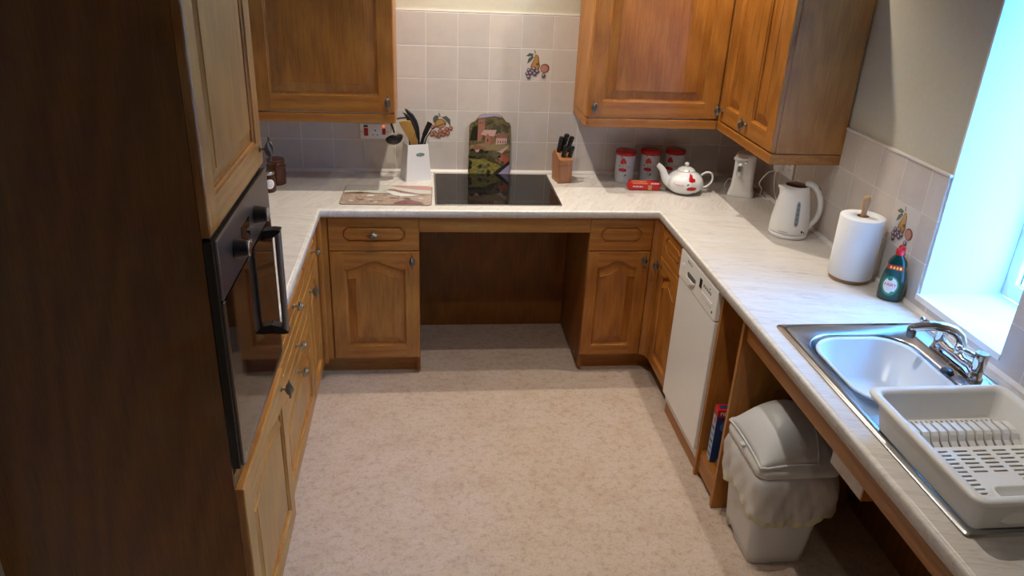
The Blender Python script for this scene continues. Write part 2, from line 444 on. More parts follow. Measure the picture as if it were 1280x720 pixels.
# left run (fronts face +x)
LX = -.02
t, d, dw = base_unit('base_cabinet', 'narrow oak drawer and door cabinet against the corner post on the oven side', (LX, -.915, 0), R(90), .312, hs='L', arch=.034, stile=.05)
handle(dw, .156, .723, True)
for c in t.children:
    pass
t = thing('drawer_cabinet', 'oak cabinet of three drawers with pewter handles beside the oven', 'cabinet', (LX, -1.618, 0), R(90))
wd = .701
part('carcass', M['oak_dark'], t, ((.001, .0205, .098), (wd-.001, .54, .806)), bevel=0)
part('plinth', M['oak_x'], t, ((0, .06, 0), (wd, .078, .0975)))
for z0, z1 in ((.6445, .801), (.4885, .641)):
    dr = drawer(t, .0015, z0, wd-.0015, z1); handle(dr, .350, (z0+z1)/2, True)
dr = door(t, .0015, .10, wd-.0015, .485, arch=.035, stile=.062, top=.055, name='drawer'); handle(dr, .350, .455, True)

# tall oven housing
t = thing('tall_oven_cabinet', 'tall brown oak cabinet housing the built-in oven', 'cabinet', (0, -2.206, 0), R(90))
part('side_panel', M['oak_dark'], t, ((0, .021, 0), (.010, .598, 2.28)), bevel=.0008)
part('lower_carcass', M['oak_dark'], t, ((.0102, .0205, .10), (.57, .597, .715)))
part('upper_carcass', M['oak_dark'], t, ((.0102, .0205, 1.345), (.57, .597, 2.28)))
part('filler_strip', M['oak_end'], t, ((.572, .021, .10), (.586, .597, 2.28)))
part('plinth', M['oak_x'], t, ((0.018, .06, 0), (.586, .078, .0995)))
d = door(t, .0015, .10, .5845, .680, arch=.045, stile=.068, top=.055); handle(d, .530, .636)
d = door(t, .0015, 1.337, .5845, 2.27, stile=.068); handle(d, .552, 1.385)

# wall cabinets
def wall_unit(name, label, loc, rz, doors, wd, dep, hs, z0=1.16, z1=1.92, ends=(.0, .0), gw=None):
    t = thing(name, label, 'cabinet', loc, rz)
    part('carcass', M['oak_end'], t, ((ends[0], .0205, z0+.044), (wd-ends[1], dep, z1)), bevel=.0006)
    part('pelmet', M['oak_x'], t, ((0, 0, z0), (wd, .018, z0+.040)), ((0, .018, z0), (.018, dep, z0+.040)), ((wd-.018, .018, z0), (wd, dep, z0+.040)), bevel=.003)
    for (a, b), h in zip(doors, hs):
        d = door(t, a+.0015, z0+.046, b-.0015, z1, stile=.068, bev=.036)
        handle(d, (b-.030) if h == 'R' else (a+.030), z0+.094)
    return t
wall_unit('wall_cabinet', 'oak wall cabinet above the cooker switch, left of the bare tiles', (-.283, -.325, 0), 0, [(0, .6)], .6, .325, 'R')
wall_unit('wall_cabinet', 'wide single-door oak wall cabinet above the canisters and teapot', (1.175, -.325, 0), 0, [(0, .617)], .617, .325, 'L')
t = wall_unit('wall_cabinet', 'two-door oak wall cabinet with plain end panel above the kettle', (1.795, -.325, 0), R(-90), [(.012, .296), (.296, .594)], .598, .295, 'LL')
part('end_panel', M['oak_end'], t, ((.580, .021, 1.204), (.597, .294, 1.92)))
part('corner_carcass', M['oak_end'], t, ((-.324, .003, 1.16), (-.001, .293, 1.92)))
# hidden corner cabinet on the oven side
t = thing('wall_cabinet', 'corner wall cabinet mostly hidden behind the tall oven cabinet', 'cabinet', (-.285, -.325, 0))
part('carcass', M['oak_end'], t, ((-.31, 0, 1.16), (-.001, .325, 1.92)))

# ------------------------------------------------------------------ camera (fitted to the tile grid and worktop)
CP = Vector((.44309721, -3.76714616, 1.93817663))
cr = Vector((0.9936437, -0.10445754, 0.04196218)); cu = Vector((0.00551533, 0.41748879, 0.90866533)); cf = Vector((0.11243569, 0.90265815, -0.41541122))
cam = bpy.data.cameras.new('camera'); co = bpy.data.objects.new('camera', cam); COL.objects.link(co)
co.matrix_world = Matrix(((cr.x, cu.x, -cf.x, CP.x), (cr.y, cu.y, -cf.y, CP.y), (cr.z, cu.z, -cf.z, CP.z), (0, 0, 0, 1)))
cam.sensor_width = 36; cam.lens = 962.606/1280*36; cam.clip_start = .02
SC.camera = co

# ------------------------------------------------------------------ lettering and printed shapes
def text_polys(s, size):
    cu_ = bpy.data.curves.new('lettering', 'FONT'); cu_.body = s; cu_.size = size; cu_.align_x = 'CENTER'; cu_.align_y = 'CENTER'; cu_.resolution_u = 3
    o = bpy.data.objects.new('lettering', cu_); COL.objects.link(o)
    bpy.context.view_layer.update()
    me = bpy.data.meshes.new_from_object(o.evaluated_get(bpy.context.evaluated_depsgraph_get()))
    out = [[tuple(me.vertices[i].co[:2]) for i in p.vertices] for p in me.polygons]
    bpy.data.objects.remove(o); bpy.data.curves.remove(cu_); bpy.data.meshes.remove(me)
    return out
def put_text(q, s, size, f, m=0, shear=0, off=(0, 0), sx=1):
    for p in text_polys(s, size):
        q.poly([f((x*sx + y*shear + off[0]), y + off[1]) for x, y in p], m)
def blob(q, pts, f, m=0):
    """printed shape with rings so that it can follow a curved surface"""
    n = len(pts); cx = sum(p[0] for p in pts)/n; cy = sum(p[1] for p in pts)/n
    c = q.pt(f(cx, cy)); r1 = [q.pt(f(cx+(x-cx)*.5, cy+(y-cy)*.5)) for x, y in pts]; r2 = [q.pt(f(x, y)) for x, y in pts]
    for i in range(n):
        j = (i+1) % n
        q.face((c, r1[i], r1[j]), m); q.face((r1[i], r2[i], r2[j], r1[j]), m)
def ell(cx, cy, a, b, rot=0, n=12, wob=0, seed=0):
    rn = random.Random(seed); out = []
    for k in range(n):
        t = 2*PI*k/n; w = 1 + wob*(rn.random()-.5)
        x, y = a*w*math.cos(t), b*w*math.sin(t)
        out.append((cx + x*math.cos(rot) - y*math.sin(rot), cy + x*math.sin(rot) + y*math.cos(rot)))
    return out
def stroke(q, pts, w, f, m=0):
    for a, b in zip(pts[:-1], pts[1:]):
        a, b = Vector(a), Vector(b); d = (b-a).normalized(); n = Vector((-d.y, d.x))*w/2
        q.poly([f(*(a-n)), f(*(b-n)), f(*(b+n)), f(*(a+n))], m)
def poppies(q, f, s=1.0, ms=(0, 1, 2)):
    """two red poppies on thin stems: ms = poppy, leaf, stem"""
    stroke(q, [(.002*s, .012*s), (.0*s, -.004*s), (.004*s, -.016*s), (.003*s, -.034*s), (.012*s, -.052*s)], .0012*s, f, ms[2])
    blob(q, [(-.010*s, .016*s), (-.002*s, .012*s), (.011*s, .014*s), (.013*s, .022*s), (.008*s, .034*s), (.002*s, .040*s), (-.005*s, .034*s), (-.009*s, .026*s)], f, ms[0])
    blob(q, ell(.0, -.012*s, .016*s, .008*s, 0, 12, .2, 3), f, ms[0])
    blob(q, ell(-.006*s, .048*s, .0022*s, .005*s, .3, 8), f, ms[1])
    blob(q, ell(-.012*s, .004*s, .0022*s, .004*s, -.8, 8), f, ms[1])
    blob(q, ell(.012*s, -.034*s, .0025*s, .006*s, -.5, 8), f, ms[1])
PM = [M['poppy'], M['leaf_dark'], M['grey_line'], M['pink_print']]

# ------------------------------------------------------------------ painted fruit tiles
FM = [mat('tile_glaze', (.62,.57,.52), .22), mat('pear_print', (.46,.25,.07), .25), mat('leaf_print', (.10,.13,.095), .25), mat('plum_print', (.11,.075,.10), .25),
      mat('grape_light_print', (.42,.36,.42), .25), mat('peach_print', (.44,.22,.16), .25), mat('rust_print', (.22,.065,.04), .25)]
def fruit_tile(label, f, kind):
    q = MB()
    z = [0]
    def g(x, y): return f(x*1.2, y*1.2, z[0])
    s = .0735
    S_ = 1.22
    a, b = [f(x, y, .0006) for x, y in ((-s, -s), (s, -s), (s, s), (-s, s))], [f(x, y, -.003) for x, y in ((-s, -s), (s, -s), (s, s), (-s, s))]
    q.loops([b, a], 0, cap0=True, cap1=True)
    k = 0
    def bl(pts, m):
        nonlocal k
        k += 1; z[0] = .0006 + .00012*k; blob(q, pts, g, m)
    if kind == 'pear':
        bl([(-.012,.056), (-.010,.058), (-.004,.045), (-.008,.043)], 2)
        bl([(-.044,.034), (-.030,.046), (-.012,.042), (-.018,.034), (-.034,.032)], 2)
        bl([(-.038,.004), (-.034,.024), (-.018,.036), (-.012,.030), (-.024,.014)], 2)
        bl([(-.008,.040), (.002,.040), (.008,.030), (.010,.012), (.014,-.002), (.010,-.018), (-.004,-.026), (-.020,-.020), (-.024,-.006), (-.018,.010), (-.012,.024)], 6)
        bl([(-.007,.038), (.001,.038), (.005,.028), (.006,.012), (.009,-.002), (.005,-.014), (-.006,-.021), (-.018,-.016), (-.020,-.005), (-.015,.010), (-.010,.024)], 1)
        bl(ell(.004, .004, .007, .005, .5), 2)
        bl(ell(.034, -.012, .019, .018), 6); bl(ell(.032, -.013, .0145, .0145), 5)
        gr = [(-.030,-.020), (-.036,-.034), (-.022,-.032), (-.014,-.024), (-.006,-.034), (.004,-.024), (-.030,-.046), (-.010,-.014), (.030,-.040)]
    elif kind == 'pear_up':
        return fruit_tile(label, f, 'pear')
    else:
        bl([(-.034,.010), (-.036,.030), (-.026,.042), (-.012,.040), (-.014,.028), (-.026,.014)], 2)
        bl([(.036,-.004), (.034,.026), (.018,.040), (-.002,.034), (.010,.026), (.026,.010)], 2)
        bl([(-.014,.050), (-.010,.052), (-.004,.036), (-.008,.034)], 2)
        bl(ell(-.006, .008, .024, .020), 6); bl(ell(-.006, .008, .020, .017), 1); bl(ell(.006, .0, .008, .007), 5)
        gr = []
        for x, y in ((-.036,-.006), (-.030,-.028), (-.040,-.036), (-.006,-.022), (.006,-.036), (-.012,-.042), (.020,-.014), (.024,-.030), (.036,-.010), (.012,-.024), (-.022,-.036)):
            bl(ell(x, y, .0095, .0095), 6); bl(ell(x-.001, y+.001, .0062, .0062), 5)
    for x, y in gr:
        bl(ell(x, y, .0088, .0085), 3); bl(ell(x-.0015, y+.002, .0048, .0045), 4)
    return tag(q.build('painted_tile', FM), label, 'tile')
fruit_tile('painted pear and grapes tile, highest on the bare back wall', lambda x, y, d: (1.0045-.025+.0015+x, -d, 1.3807+y), 'pear')
fruit_tile('wall tile painted with round fruit and red cherries beside the kitchen utensils', lambda x, y, d: (.5295+x, -d, 1.0807+y), 'cherry')
fruit_tile('wall tile painted with a pear and grapes above the washing-up liquid bottle', lambda x, y, d: (XR-d, -1.413-x, 1.0807+y), 'pear')

M['oven_steel'] = mat('oven_steel', (.20,.172,.155), .38, 1)
M['handle_steel'] = mat('handle_steel', (.33,.30,.28), .45, 1)
# ------------------------------------------------------------------ oven
t = thing('built_in_oven', 'black glass built-in oven with upright bar handle and two round knobs', 'oven', (0, -2.206, 0), R(90))
part('body', M['black_plastic'], t, ((.012, .006, .735), (.566, .55, 1.330)), bevel=.001)
part('side_edge', M['black_plastic'], t, ((-.0, -.0005, .742), (.0115, .020, 1.326)), bevel=.003)
part('control_panel', M['oven_steel'], t, ((.010, -.0075, 1.186), (.578, .0055, 1.327)), bevel=.004)
o = part('door', M['black_glass'], t, ((.026, -.0065, .752), (.562, .0055, 1.180)), bevel=.001)
part('door_frame', M['dark_steel'], o, ((.010, -.0075, .745), (.0255, .0055, 1.182)), bevel=.003)
part('door_frame', M['dark_steel'], o, ((.5625, -.0075, .745), (.578, .0055, 1.182)), bevel=.003)
part('door_trim', M['dark_steel'], o, ((.026, -.0070, .738), (.562, .0055, .7515)), bevel=.003)
hx = .470
q = MB(); q.prism(rrect(hx-.015, -.052, hx+.013, -.036, .006, 4), .872, 1.184, 'z')
h = q.build('handle', M['handle_steel'], o, bevel=.001)
for za, s_ in ((1.187, 1), (.869, -1)):
    q = MB(); q.prism([(-.0068, za-.030*s_), (-.0068, za-.002*s_), (-.034, za+.001*s_), (-.053, za-.001*s_), (-.053, za-.006*s_), (-.034, za-.022*s_)], hx-.0165, hx+.0145, 'x')
    q.build('handle_bracket', M['black_plastic'], h, bevel=.001)
for x in (.150, .385):
    q = MB(); q.lathe([(.023, -.0076), (.0225, -.012), (.0185, -.036), (.0183, -.039)], (x, 0, 1.256), 28, 0, axis='y')
    k = q.build('knob', M['black_plastic'], t)
    q = MB(); q.lathe([(.0180, -.0391), (.0185, -.0415), (.015, -.043)], (x, 0, 1.256), 28, 0, axis='y'); q.build('knob_cap', M['steel'], k)
part('clock', M['black_glass'], t, ((.225, -.0092, 1.228), (.310, -.0072, 1.278)), bevel=.0005)
for i in range(4):
    q = MB(); q.lathe([(.0045, -.0076), (.0045, -.0125)], (.232+i*.024, 0, 1.214), 12, 0, axis='y'); q.build('clock_button', M['chrome'], t)

# ------------------------------------------------------------------ hob
t = thing('ceramic_hob', 'black glass ceramic hob set flush in the worktop under the bare tiles', 'hob', (.774, -.273, H))
q = MB(); q.prism(rrect(-.276, -.240, .276, .240, .004, 3), .0005, .0055); q.build('glass', M['black_glass'], t, bevel=.001)
M['hob_steel'] = mat('hob_trim', (.42,.42,.42), .25, 1)
part('trim', M['hob_steel'], t, ((-.284, -.244, .0002), (-.2765, .244, .007)), ((.2765, -.244, .0002), (.284, .244, .007)), ((-.2765, -.244, .0002), (.2765, -.2405, .0052)), bevel=.0015)
q = MB()
for x, y, r in ((-.15, .10, .09), (-.15, -.12, .07), (.13, .10, .07), (.13, -.11, .105)):
    for rr in (r, r-.003):
        pass
    L = [[(x+(r-d)*math.cos(a), y+(r-d)*math.sin(a), .00565) for a in [2*PI*j/48 for j in range(48)]] for d in (0, .0012)]
    q.loops(L)
q.build('ring_marking', mat('hob_ring', (.035,.035,.037), .2), t)

# ------------------------------------------------------------------ dishwasher
t = thing('dishwasher', 'slimline white dishwasher between the oak cabinet and the open shelf unit', 'dishwasher', (1.513, -.906, 0), R(-90))
wd = .438
part('cabinet_body', M['white_plastic'], t, ((.004, .022, .06), (wd-.004, .54, .800)))
part('door', M['white_plastic'], t, ((.002, -.012, .108), (wd-.002, .021, .676)), bevel=.004)
o = part('control_panel', M['white_plastic'], t, ((.002, -.016, .680), (wd-.002, .021, .800)), bevel=.004)
part('kickboard', M['oak_x'], t, ((0, .012, .0), (wd, .030, .062)))
part('toe_panel', M['white_plastic'], t, ((.004, .004, .064), (wd-.004, .021, .104)), bevel=.002)
q = MB()
pl = [(.155+.045*math.cos(a)*1.0, .722+.020*math.sin(a)) for a in [2*PI*j/20 for j in range(20)]]
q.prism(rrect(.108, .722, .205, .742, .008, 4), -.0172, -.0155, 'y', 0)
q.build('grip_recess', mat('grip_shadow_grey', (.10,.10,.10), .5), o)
q = MB(); L = []
for k in range(9):
    a = PI*k/8*.5; L.append([(.156 + .046*math.cos(b)*math.cos(a*.7), -.0165-.008*math.sin(a), .728-.022*max(0, math.sin(b))*1.0) for b in [PI*j/10 for j in range(11)]])
q.loops(L, closed=False, sm=True); q.poly(L[-1])
q.build('door_grip', M['white_plastic'], o, solid=.002)
q = MB()
part('display', M['black_print'], o, ((.248, -.0175, .738), (.272, -.0155, .775)), bevel=0)
for i in range(5): q.box((.292+i*.018, -.0172, .757), (.300+i*.018, -.0155, .762), 0)
for i in range(5): q.box((.290+i*.018, -.0172, .7655), (.303+i*.018, -.0155, .768), 2)
for i in range(5): part('button', M['white_plastic'], o, ((.282+i*.0225, -.018, .715), (.300+i*.0225, -.0155, .733)), bevel=.0008)
q.box((.355, -.0172, .775), (.362, -.0155, .779), 0); q.box((.400, -.0172, .700), (.408, -.0155, .708), 0)
part('power_button', M['white_print'], o, ((.040, -.0185, .735), (.062, -.0155, .752)))
q.build('control_marking', [M['black_print'], M['white_print'], M['grey_line']], o)
q = MB(); put_text(q, 'BOSCH', .018, lambda x, y: (.120+x, -.0163, .778+y), 0)
q.build('brand_lettering', M['black_print'], o)

# ------------------------------------------------------------------ open shelf unit, rail and boxing under the sink run
t = thing('open_shelf_unit', 'narrow open oak shelf unit between the dishwasher and the waste bin', 'shelf unit', (1.513, -1.347, 0), R(-90))
part('side_panel', M['oak_end'], t, ((0, 0, .0), (.017, .54, .806)), bevel=.0008)
part('side_panel', M['oak_end'], t, ((.198, 0, .0), (.215, .54, .806)), bevel=.0008)
part('bottom_shelf', M['oak_x'], t, ((.017, .012, .108), (.198, .54, .124)))
part('front_rail', M['oak_x'], t, ((.017, .010, .030), (.198, .026, .1075)), ((.0175, .03, 0), (.1975, .046, .031)))
part('back_panel', M['oak_dark'], t, ((.0172, .50, .124), (.1978, .515, .806)))
t = thing('worktop_rail', 'long oak rail under the front edge of the sink worktop', 'rail', (1.527, -1.563, 0))
part('rail', M['oak_y'], t, ((0, -1.8, .722), (.018, 0, .806)))
t = thing('sink_boxing', 'marbled boxing panel below the sink behind the oak rail', 'panel', (1.60, -2.235, .600))  # boxing of the sink bowl, left unattached below the worktop
part('front_panel', M['top_side'], t, ((0, 0, 0), (.016, .165, .14)))
part('edge_strip', M['oak_z'], t, ((.0, -.006, 0), (.30, -.0005, .14)), ((.0165, .0, 0.002), (.30, .165, .014)), bevel=0)

tag(bx('under_sink_shade_sheet', (XR-.03, -3.2, 0), (XR-.002, -1.585, .80), M['oak_dark']), 'dark sheet added on the wall below the sink for the shade there', 'panel')  # dark sheet added to deepen the shade under the sink run
del bpy.data.objects['under_sink_shade_sheet']['kind']
# ------------------------------------------------------------------ sink, bowl and tap
t = thing('sink', 'stainless steel inset sink with drainer beneath the bright window', 'sink', (0, 0, 0))
q = MB(); n = 8
cx0, cx1, cy0, cy1 = SX0, SX1, SY0, SY1
def RL(x0, y0, x1, y1, r, z): return [(x, y, z) for x, y in rrect(x0, y0, x1, y1, r, n)]
q.loops([RL(cx0, cy0, cx1, cy1, .012, H+.0005), RL(cx0+.001, cy0+.001, cx1-.001, cy1-.001, .012, H+.0045), RL(cx0+.026, cy0+.026, cx1-.014, cy1-.020, .022, H+.0050), RL(cx0+.032, cy0+.032, cx1-.018, cy1-.026, .020, H+.0012)], sm=True)
# pressed level: part round the bowl and the drainer
ix0, iy0, ix1, iy1 = cx0+.032, cy0+.032, cx1-.018, cy1-.026
YS = -2.200
bowl = RL(1.600, -2.150, 1.940, -1.752, .10, H+.0012)
L0 = []
for x, y, z in RL(ix0, YS, ix1, iy1, .020, H+.0012): L0.append((x, y, z))
q.loops([L0, bowl, RL(1.604, -2.146, 1.936, -1.756, .097, H-.004), RL(1.618, -2.13, 1.922, -1.77, .09, H-.14), RL(1.66, -2.09, 1.88, -1.81, .06, H-.155)], cap1=True, sm=True)
for z_ in (0,):
    q.poly([(ix0, iy0+.0, H+.0012), (ix1, iy0, H+.0012), (ix1, YS+.022, H+.0012-.0001), (ix0, YS+.022, H+.0012-.0001)])
q.build('sink_top', M['steel'], t)
q = MB()
q.prism(rrect(1.968, -2.17, 2.026, -1.735, .012, 5), H+.0005, H+.0060); q.build('tap_ledge', M['steel'], t, bevel=.003)
q = MB()
for k in range(9):
    y = -2.26 - k*.038
    q.tube([(1.62, y, H+.001), (1.98, y, H+.001)], .004, 8, flat=.7)
q.build('drainer_ridge', M['steel'], t)

t = thing('washing_up_bowl', 'white plastic washing-up bowl sitting inside the steel sink', 'bowl', (0, 0, 0))
q = MB()
def R2(d, r, z): return RL(1.628+d-.012, -2.128+d-.012, 1.910-d+.012, -1.782-d+.012, r, z)
q.loops([R2(.03, .07, H-.130), R2(.004, .095, H-.012), R2(-.002, .098, H-.006), R2(-.001, .098, H-.001), R2(.004, .093, H+.0), R2(.010, .09, H-.006), R2(.036, .07, H-.124), R2(.08, .05, H-.126)], cap0=True, cap1=True, sm=True)
q.build('tub', mat('tub_plastic', (.64,.72,.80), .3), t)

t = thing('mixer_tap', 'chrome bridge mixer tap behind the sink below the window', 'tap', (1.990, -1.952, H+.006))
q = MB()
for s in (-1, 1):
    q.lathe([(.021, 0), (.022, .006), (.017, .014), (.0155, .030)], (0, s*.088, 0), 24)
q.tube([(0, -.088, .018), (0, -.06, .030), (0, -.03, .026), (0, 0, .030), (0, .03, .026), (0, .06, .030), (0, .088, .018)], [.016, .015, .0135, .017, .0135, .015, .016], 18)
q.prism(rrect(-.022, -.108, .022, .108, .020, 6), -.0005, .009)
q.lathe([(.017, .030), (.014, .044), (.0135, .056), (.012, .058)], (0, 0, 0), 24)
q.build('body', M['chrome'], t, bevel=0)
q = MB()
for s, nm in ((1, 0), (-1, 1)):
    q = MB()
    q.lathe([(.0155, .026), (.0185, .034), (.0185, .080), (.0165, .084)], (0, s*.088, 0), 26)
    q.tube([(0, s*.088, .068), (-.016, s*.088+.008*1, .071), (-.052, s*.088+.030, .086)], [.0085, .0075, .0065], 14)
    q.sphere((-.052, s*.088+.030, .086), .0085)
    q.build('tap_lever', M['chrome'], t)
q = MB()
d = Vector((-.93, .30, 0)).normalized()
pth = [(0, 0, .050), (0, 0, .070)]
pth += [tuple(d*a + Vector((0, 0, b))) for a, b in ((.010, .088), (.030, .103), (.055, .110), (.085, .111), (.115, .106), (.136, .099), (.146, .094))]
q.tube(pth, [.0145, .0145, .0155, .016, .0155, .0145, .0135, .0125, .012], 18)
q.build('spout', M['chrome'], t)
q = MB(); e = d*.140 + Vector((0, 0, .098)); q.lathe([(.0125, -.030), (.0135, -.028), (.0135, -.004), (.012, 0)], tuple(e), 20)
q.build('spout_nozzle', M['dark_steel'], t)
t = thing('plug_chain', 'thin ball chain with a black plug lying from the tap to the sink bowl', 'plug chain', (0, 0, 0))
q = MB(); a = Vector((1.968, -1.965, H+.015)); b = Vector((1.942, -1.985, H+.006))
for k in range(24):
    f = k/23; p = a.lerp(b, f) + Vector((0, .01*math.sin(f*5), -.004*math.sin(PI*f))); q.sphere(tuple(p), .0015, n=6)
q.build('chain', M['chrome'], t)
q = MB(); q.lathe([(.016, 0), (.018, .004), (.012, .010), (.003, .012)], (1.940, -1.992, H+.002), 18); q.build('plug', M['black_plastic'], t)

# ------------------------------------------------------------------ dish rack
t = thing('dish_rack', 'white plastic dish drainer rack standing on the steel draining board', 'dish rack', (0, 0, 0))
RX0, RX1, RY0, RY1, RZ = 1.537, 1.914, -2.662, -2.222, .952
zf = .874
q = MB()
def rr(d, z, r=.03): return RL(RX0+d, RY0+d, RX1-d, RY1-d, max(.006, r-d*.4), z)
q.loops([rr(.036, H+.0085, .028), rr(.030, zf+.01, .03), rr(.020, RZ-.020), rr(.005, RZ-.017), rr(.0, RZ-.008), rr(.003, RZ-.002), rr(.010, RZ), rr(.018, RZ-.001), rr(.0245, RZ-.005), rr(.027, RZ-.012), rr(.037, zf+.006), rr(.041, zf)], sm=True)
q.build('rim', M['rack_plastic'], t)
# perforated floor
q = MB()
fx0, fx1, fy0, fy1 = RX0+.039, RX1-.039, RY0+.039, RY1-.039
def grid(xb, yb, hole):
    for i in range(len(xb)-1):
        for j in range(len(yb)-1):
            if hole(i, j): continue
            q.box((xb[i], yb[j], zf-.003), (xb[i+1], yb[j+1], zf))
def slots(a, b, n, gap):
    w = (b-a)/n; out = [a]
    for k in range(n): out += [a+w*k+gap/2, a+w*(k+1)-gap/2]
    return out + [b]
yA, yB = fy1-.042, fy1-.125
grid(slots(fx0, fx1, 22, .0085), [yA, yA+.012, fy1-.008, fy1], lambda i, j: i % 2 == 1 and j == 1)
grid([fx0, fx1], [yB, yB+.010], lambda i, j: False)
grid(slots(fx0, fx1, 6, .014), slots(fy0+.012, yB, 15, .0085), lambda i, j: i % 2 == 1 and j % 2 == 1 and not (5 <= i <= 7 and 11 <= j <= 17))
grid([fx0, fx1], [fy0, fy0+.012], lambda i, j: False)
q.build('rack_floor', M['rack_plastic'], t)
# arched plate ribs
q = MB(); nr = 13
for k in range(nr):
    xc = fx0 + (k+.5)*(fx1-fx0)/nr; hw = .0082
    prof = [(yA, zf-.002), (yA-.004, zf+.020), (yA-.010, zf+.026), (yA-.046, zf+.026), (yA-.054, zf+.020), (yA-.060, zf+.006), (yA-.072, zf-.002)]
    inner = [(y + (.003 if i < 2 else (-.0 if i < 4 else 0)) * 0, z-.006) for i, (y, z) in enumerate(prof)]
    q.loops([[(xc-hw, y, z) for y, z in prof], [(xc+hw, y, z) for y, z in prof]], closed=False)
    pr2 = [(yA-.006, zf-.002), (yA-.010, zf+.018), (yA-.014, zf+.021), (yA-.042, zf+.021), (yA-.048, zf+.016), (yA-.054, zf+.004), (yA-.062, zf-.002)]
    for sx in (-hw, hw):
        for i in range(6):
            q.poly([(xc+sx, *prof[i]), (xc+sx, *prof[i+1]), (xc+sx, *pr2[i+1]), (xc+sx, *pr2[i])])
    q.loops([[(xc-hw, y, z) for y, z in pr2], [(xc+hw, y, z) for y, z in pr2]], closed=False)
q.build('plate_rib', M['rack_plastic'], t)['kind'] = 'stuff'
q = MB()
def cc(d, z): return [(x, y, z) for x, y in rrect(1.628+d, RY0+.024+d, 1.850-d, -2.565-d, .016, 5)]
q.loops([cc(.0, zf), cc(.004, zf+.042), cc(.007, zf+.045), cc(.010, zf+.042), cc(.012, zf+.004)], sm=True, cap1=True)
q.build('cutlery_tray', M['rack_plastic'], t)

# ------------------------------------------------------------------ canisters
def canister(x, y, word, label, rot=0):
    t = thing('storage_canister', label, 'canister', (x, y, H), rot, 'poppy storage canisters on the back worktop')
    r = .0475
    q = MB(); q.lathe([(.044, 0), (r-.001, .001), (r, .004), (r, .140), (.045, .141)], n=40); b = q.build('body', M['enamel'], t)
    q = MB(); q.lathe([(.0485, .136), (.0498, .138), (.0505, .142), (.0505, .152), (.048, .157), (.043, .1585), (.030, .1575)], n=40); q.build('lid', M['red'], t)
    q = MB()
    def f(a, h): th = -PI/2 + a/r; return ((r+.0005)*math.cos(th), (r+.0005)*math.sin(th), h)
    poppies(q, lambda a, h: f(a*1.2-.016, h+.080), 1.15)
    q.build('poppy_pattern', PM, b); q = MB()
    put_text(q, word, .017, lambda a, h: f(a+.013, h+.082), 3, shear=.25)
    q.build('script_lettering', PM, b)
M['enamel'] = mat('pale_enamel', (.62,.66,.68), .25, coat=.3)
canister(1.436, -.108, 'Tea', 'poppy canister with red lid nearest the knife block', R(-8))
canister(1.567, -.092, 'Coffee', 'middle poppy canister with red lid, directly behind the red biscuit packet', R(-8))
canister(1.698, -.078, 'Sugar', 'poppy canister with red lid half hidden behind the white teapot', R(-28))

# ------------------------------------------------------------------ biscuit packet
t = thing('biscuit_packet', 'red biscuit packet lying in front of the poppy canisters', 'packet', (1.500, -.255, H), R(-3))
q = MB()
q.loops([[(x, y, z) for y, z in rrect(-.022*s, .001+.02*(1-s), .022*s, .044-.02*(1-s), .009*max(s, .3), 4)] for x, s in ((-.083, .25), (-.079, .30), (-.075, .9), (-.072, 1), (.072, 1), (.075, .9), (.079, .30), (.083, .25))], cap0=True, cap1=True, sm=True)
q.build('wrapper', M['red_paper'], t)
q = MB()
q.box((-.060, -.0225, .034), (.014, -.0215, .0385), 0); q.box((-.064, -.014, .0437), (.010, -.002, .0445), 0); q.box((.018, -.0226, .003), (.036, -.0216, .028), 0)
for i in range(9): q.box((-.056+i*.0055, -.0226, .017+(i % 2)*.0012), (-.052+i*.0055, -.0216, .024-(i % 3)*.001), 1)
for i in range(8): q.box((.030+i*.0052, -.0226, .034), (.034+i*.0052, -.0216, .040-(i % 2)*.001), 1)
q.build('wrapper_print', [M['gold'], M['white_print']], t)

# ------------------------------------------------------------------ teapot
t = thing('teapot', 'white china teapot painted with red poppies', 'teapot', (1.690, -.290, H), R(-4))
def pot_r(z):
    pts = [(0, .045), (.006, .056), (.02, .0755), (.04, .0865), (.055, .088), (.075, .082), (.092, .067), (.104, .047), (.108, .042)]
    for (a, ra), (b, rb) in zip(pts[:-1], pts[1:]):
        if z <= b: return ra + (rb-ra)*(z-a)/(b-a)
    return .042
def smooth(pts, n=6):
    out = []
    for i in range(len(pts)-1):
        p0, p1, p2, p3 = [Vector(pts[max(0, min(len(pts)-1, i+k))]) for k in (-1, 0, 1, 2)]
        for j in range(n):
            u = j/n
            out.append(tuple(.5*((2*p1) + (-p0+p2)*u + (2*p0-5*p1+4*p2-p3)*u*u + (-p0+3*p1-3*p2+p3)*u**3)))
    return out + [tuple(pts[-1])]
PPROF = smooth([(.045, 0), (.056, .004), (.0755, .018), (.0868, .038), (.088, .055), (.082, .074), (.066, .092), (.047, .104), (.043, .107)])
def pot_r(z):
    for (ra, a), (rb, b) in zip(PPROF[:-1], PPROF[1:]):
        if a <= z <= b: return ra + (rb-ra)*(z-a)/max(b-a, 1e-9)
    return .043
q = MB(); q.lathe(PPROF, n=48); body = q.build('body', M['porcelain'], t)
q = MB(); q.lathe(smooth([(.043, .1075), (.042, .111), (.034, .119), (.020, .125), (.008, .127), (.006, .130), (.0105, .136), (.0105, .142), (.006, .147), (.0005, .1485)], 4), n=36); q.build('lid', M['porcelain'], t)
q = MB(); q.tube(smooth([(-.066, 0, .045), (-.088, 0, .058), (-.102, 0, .080), (-.112, 0, .104), (-.128, 0, .122), (-.139, 0, .130)], 5), [.030-.0195*(k/25)**.6 for k in range(26)], 20); q.build('spout', M['porcelain'], t)
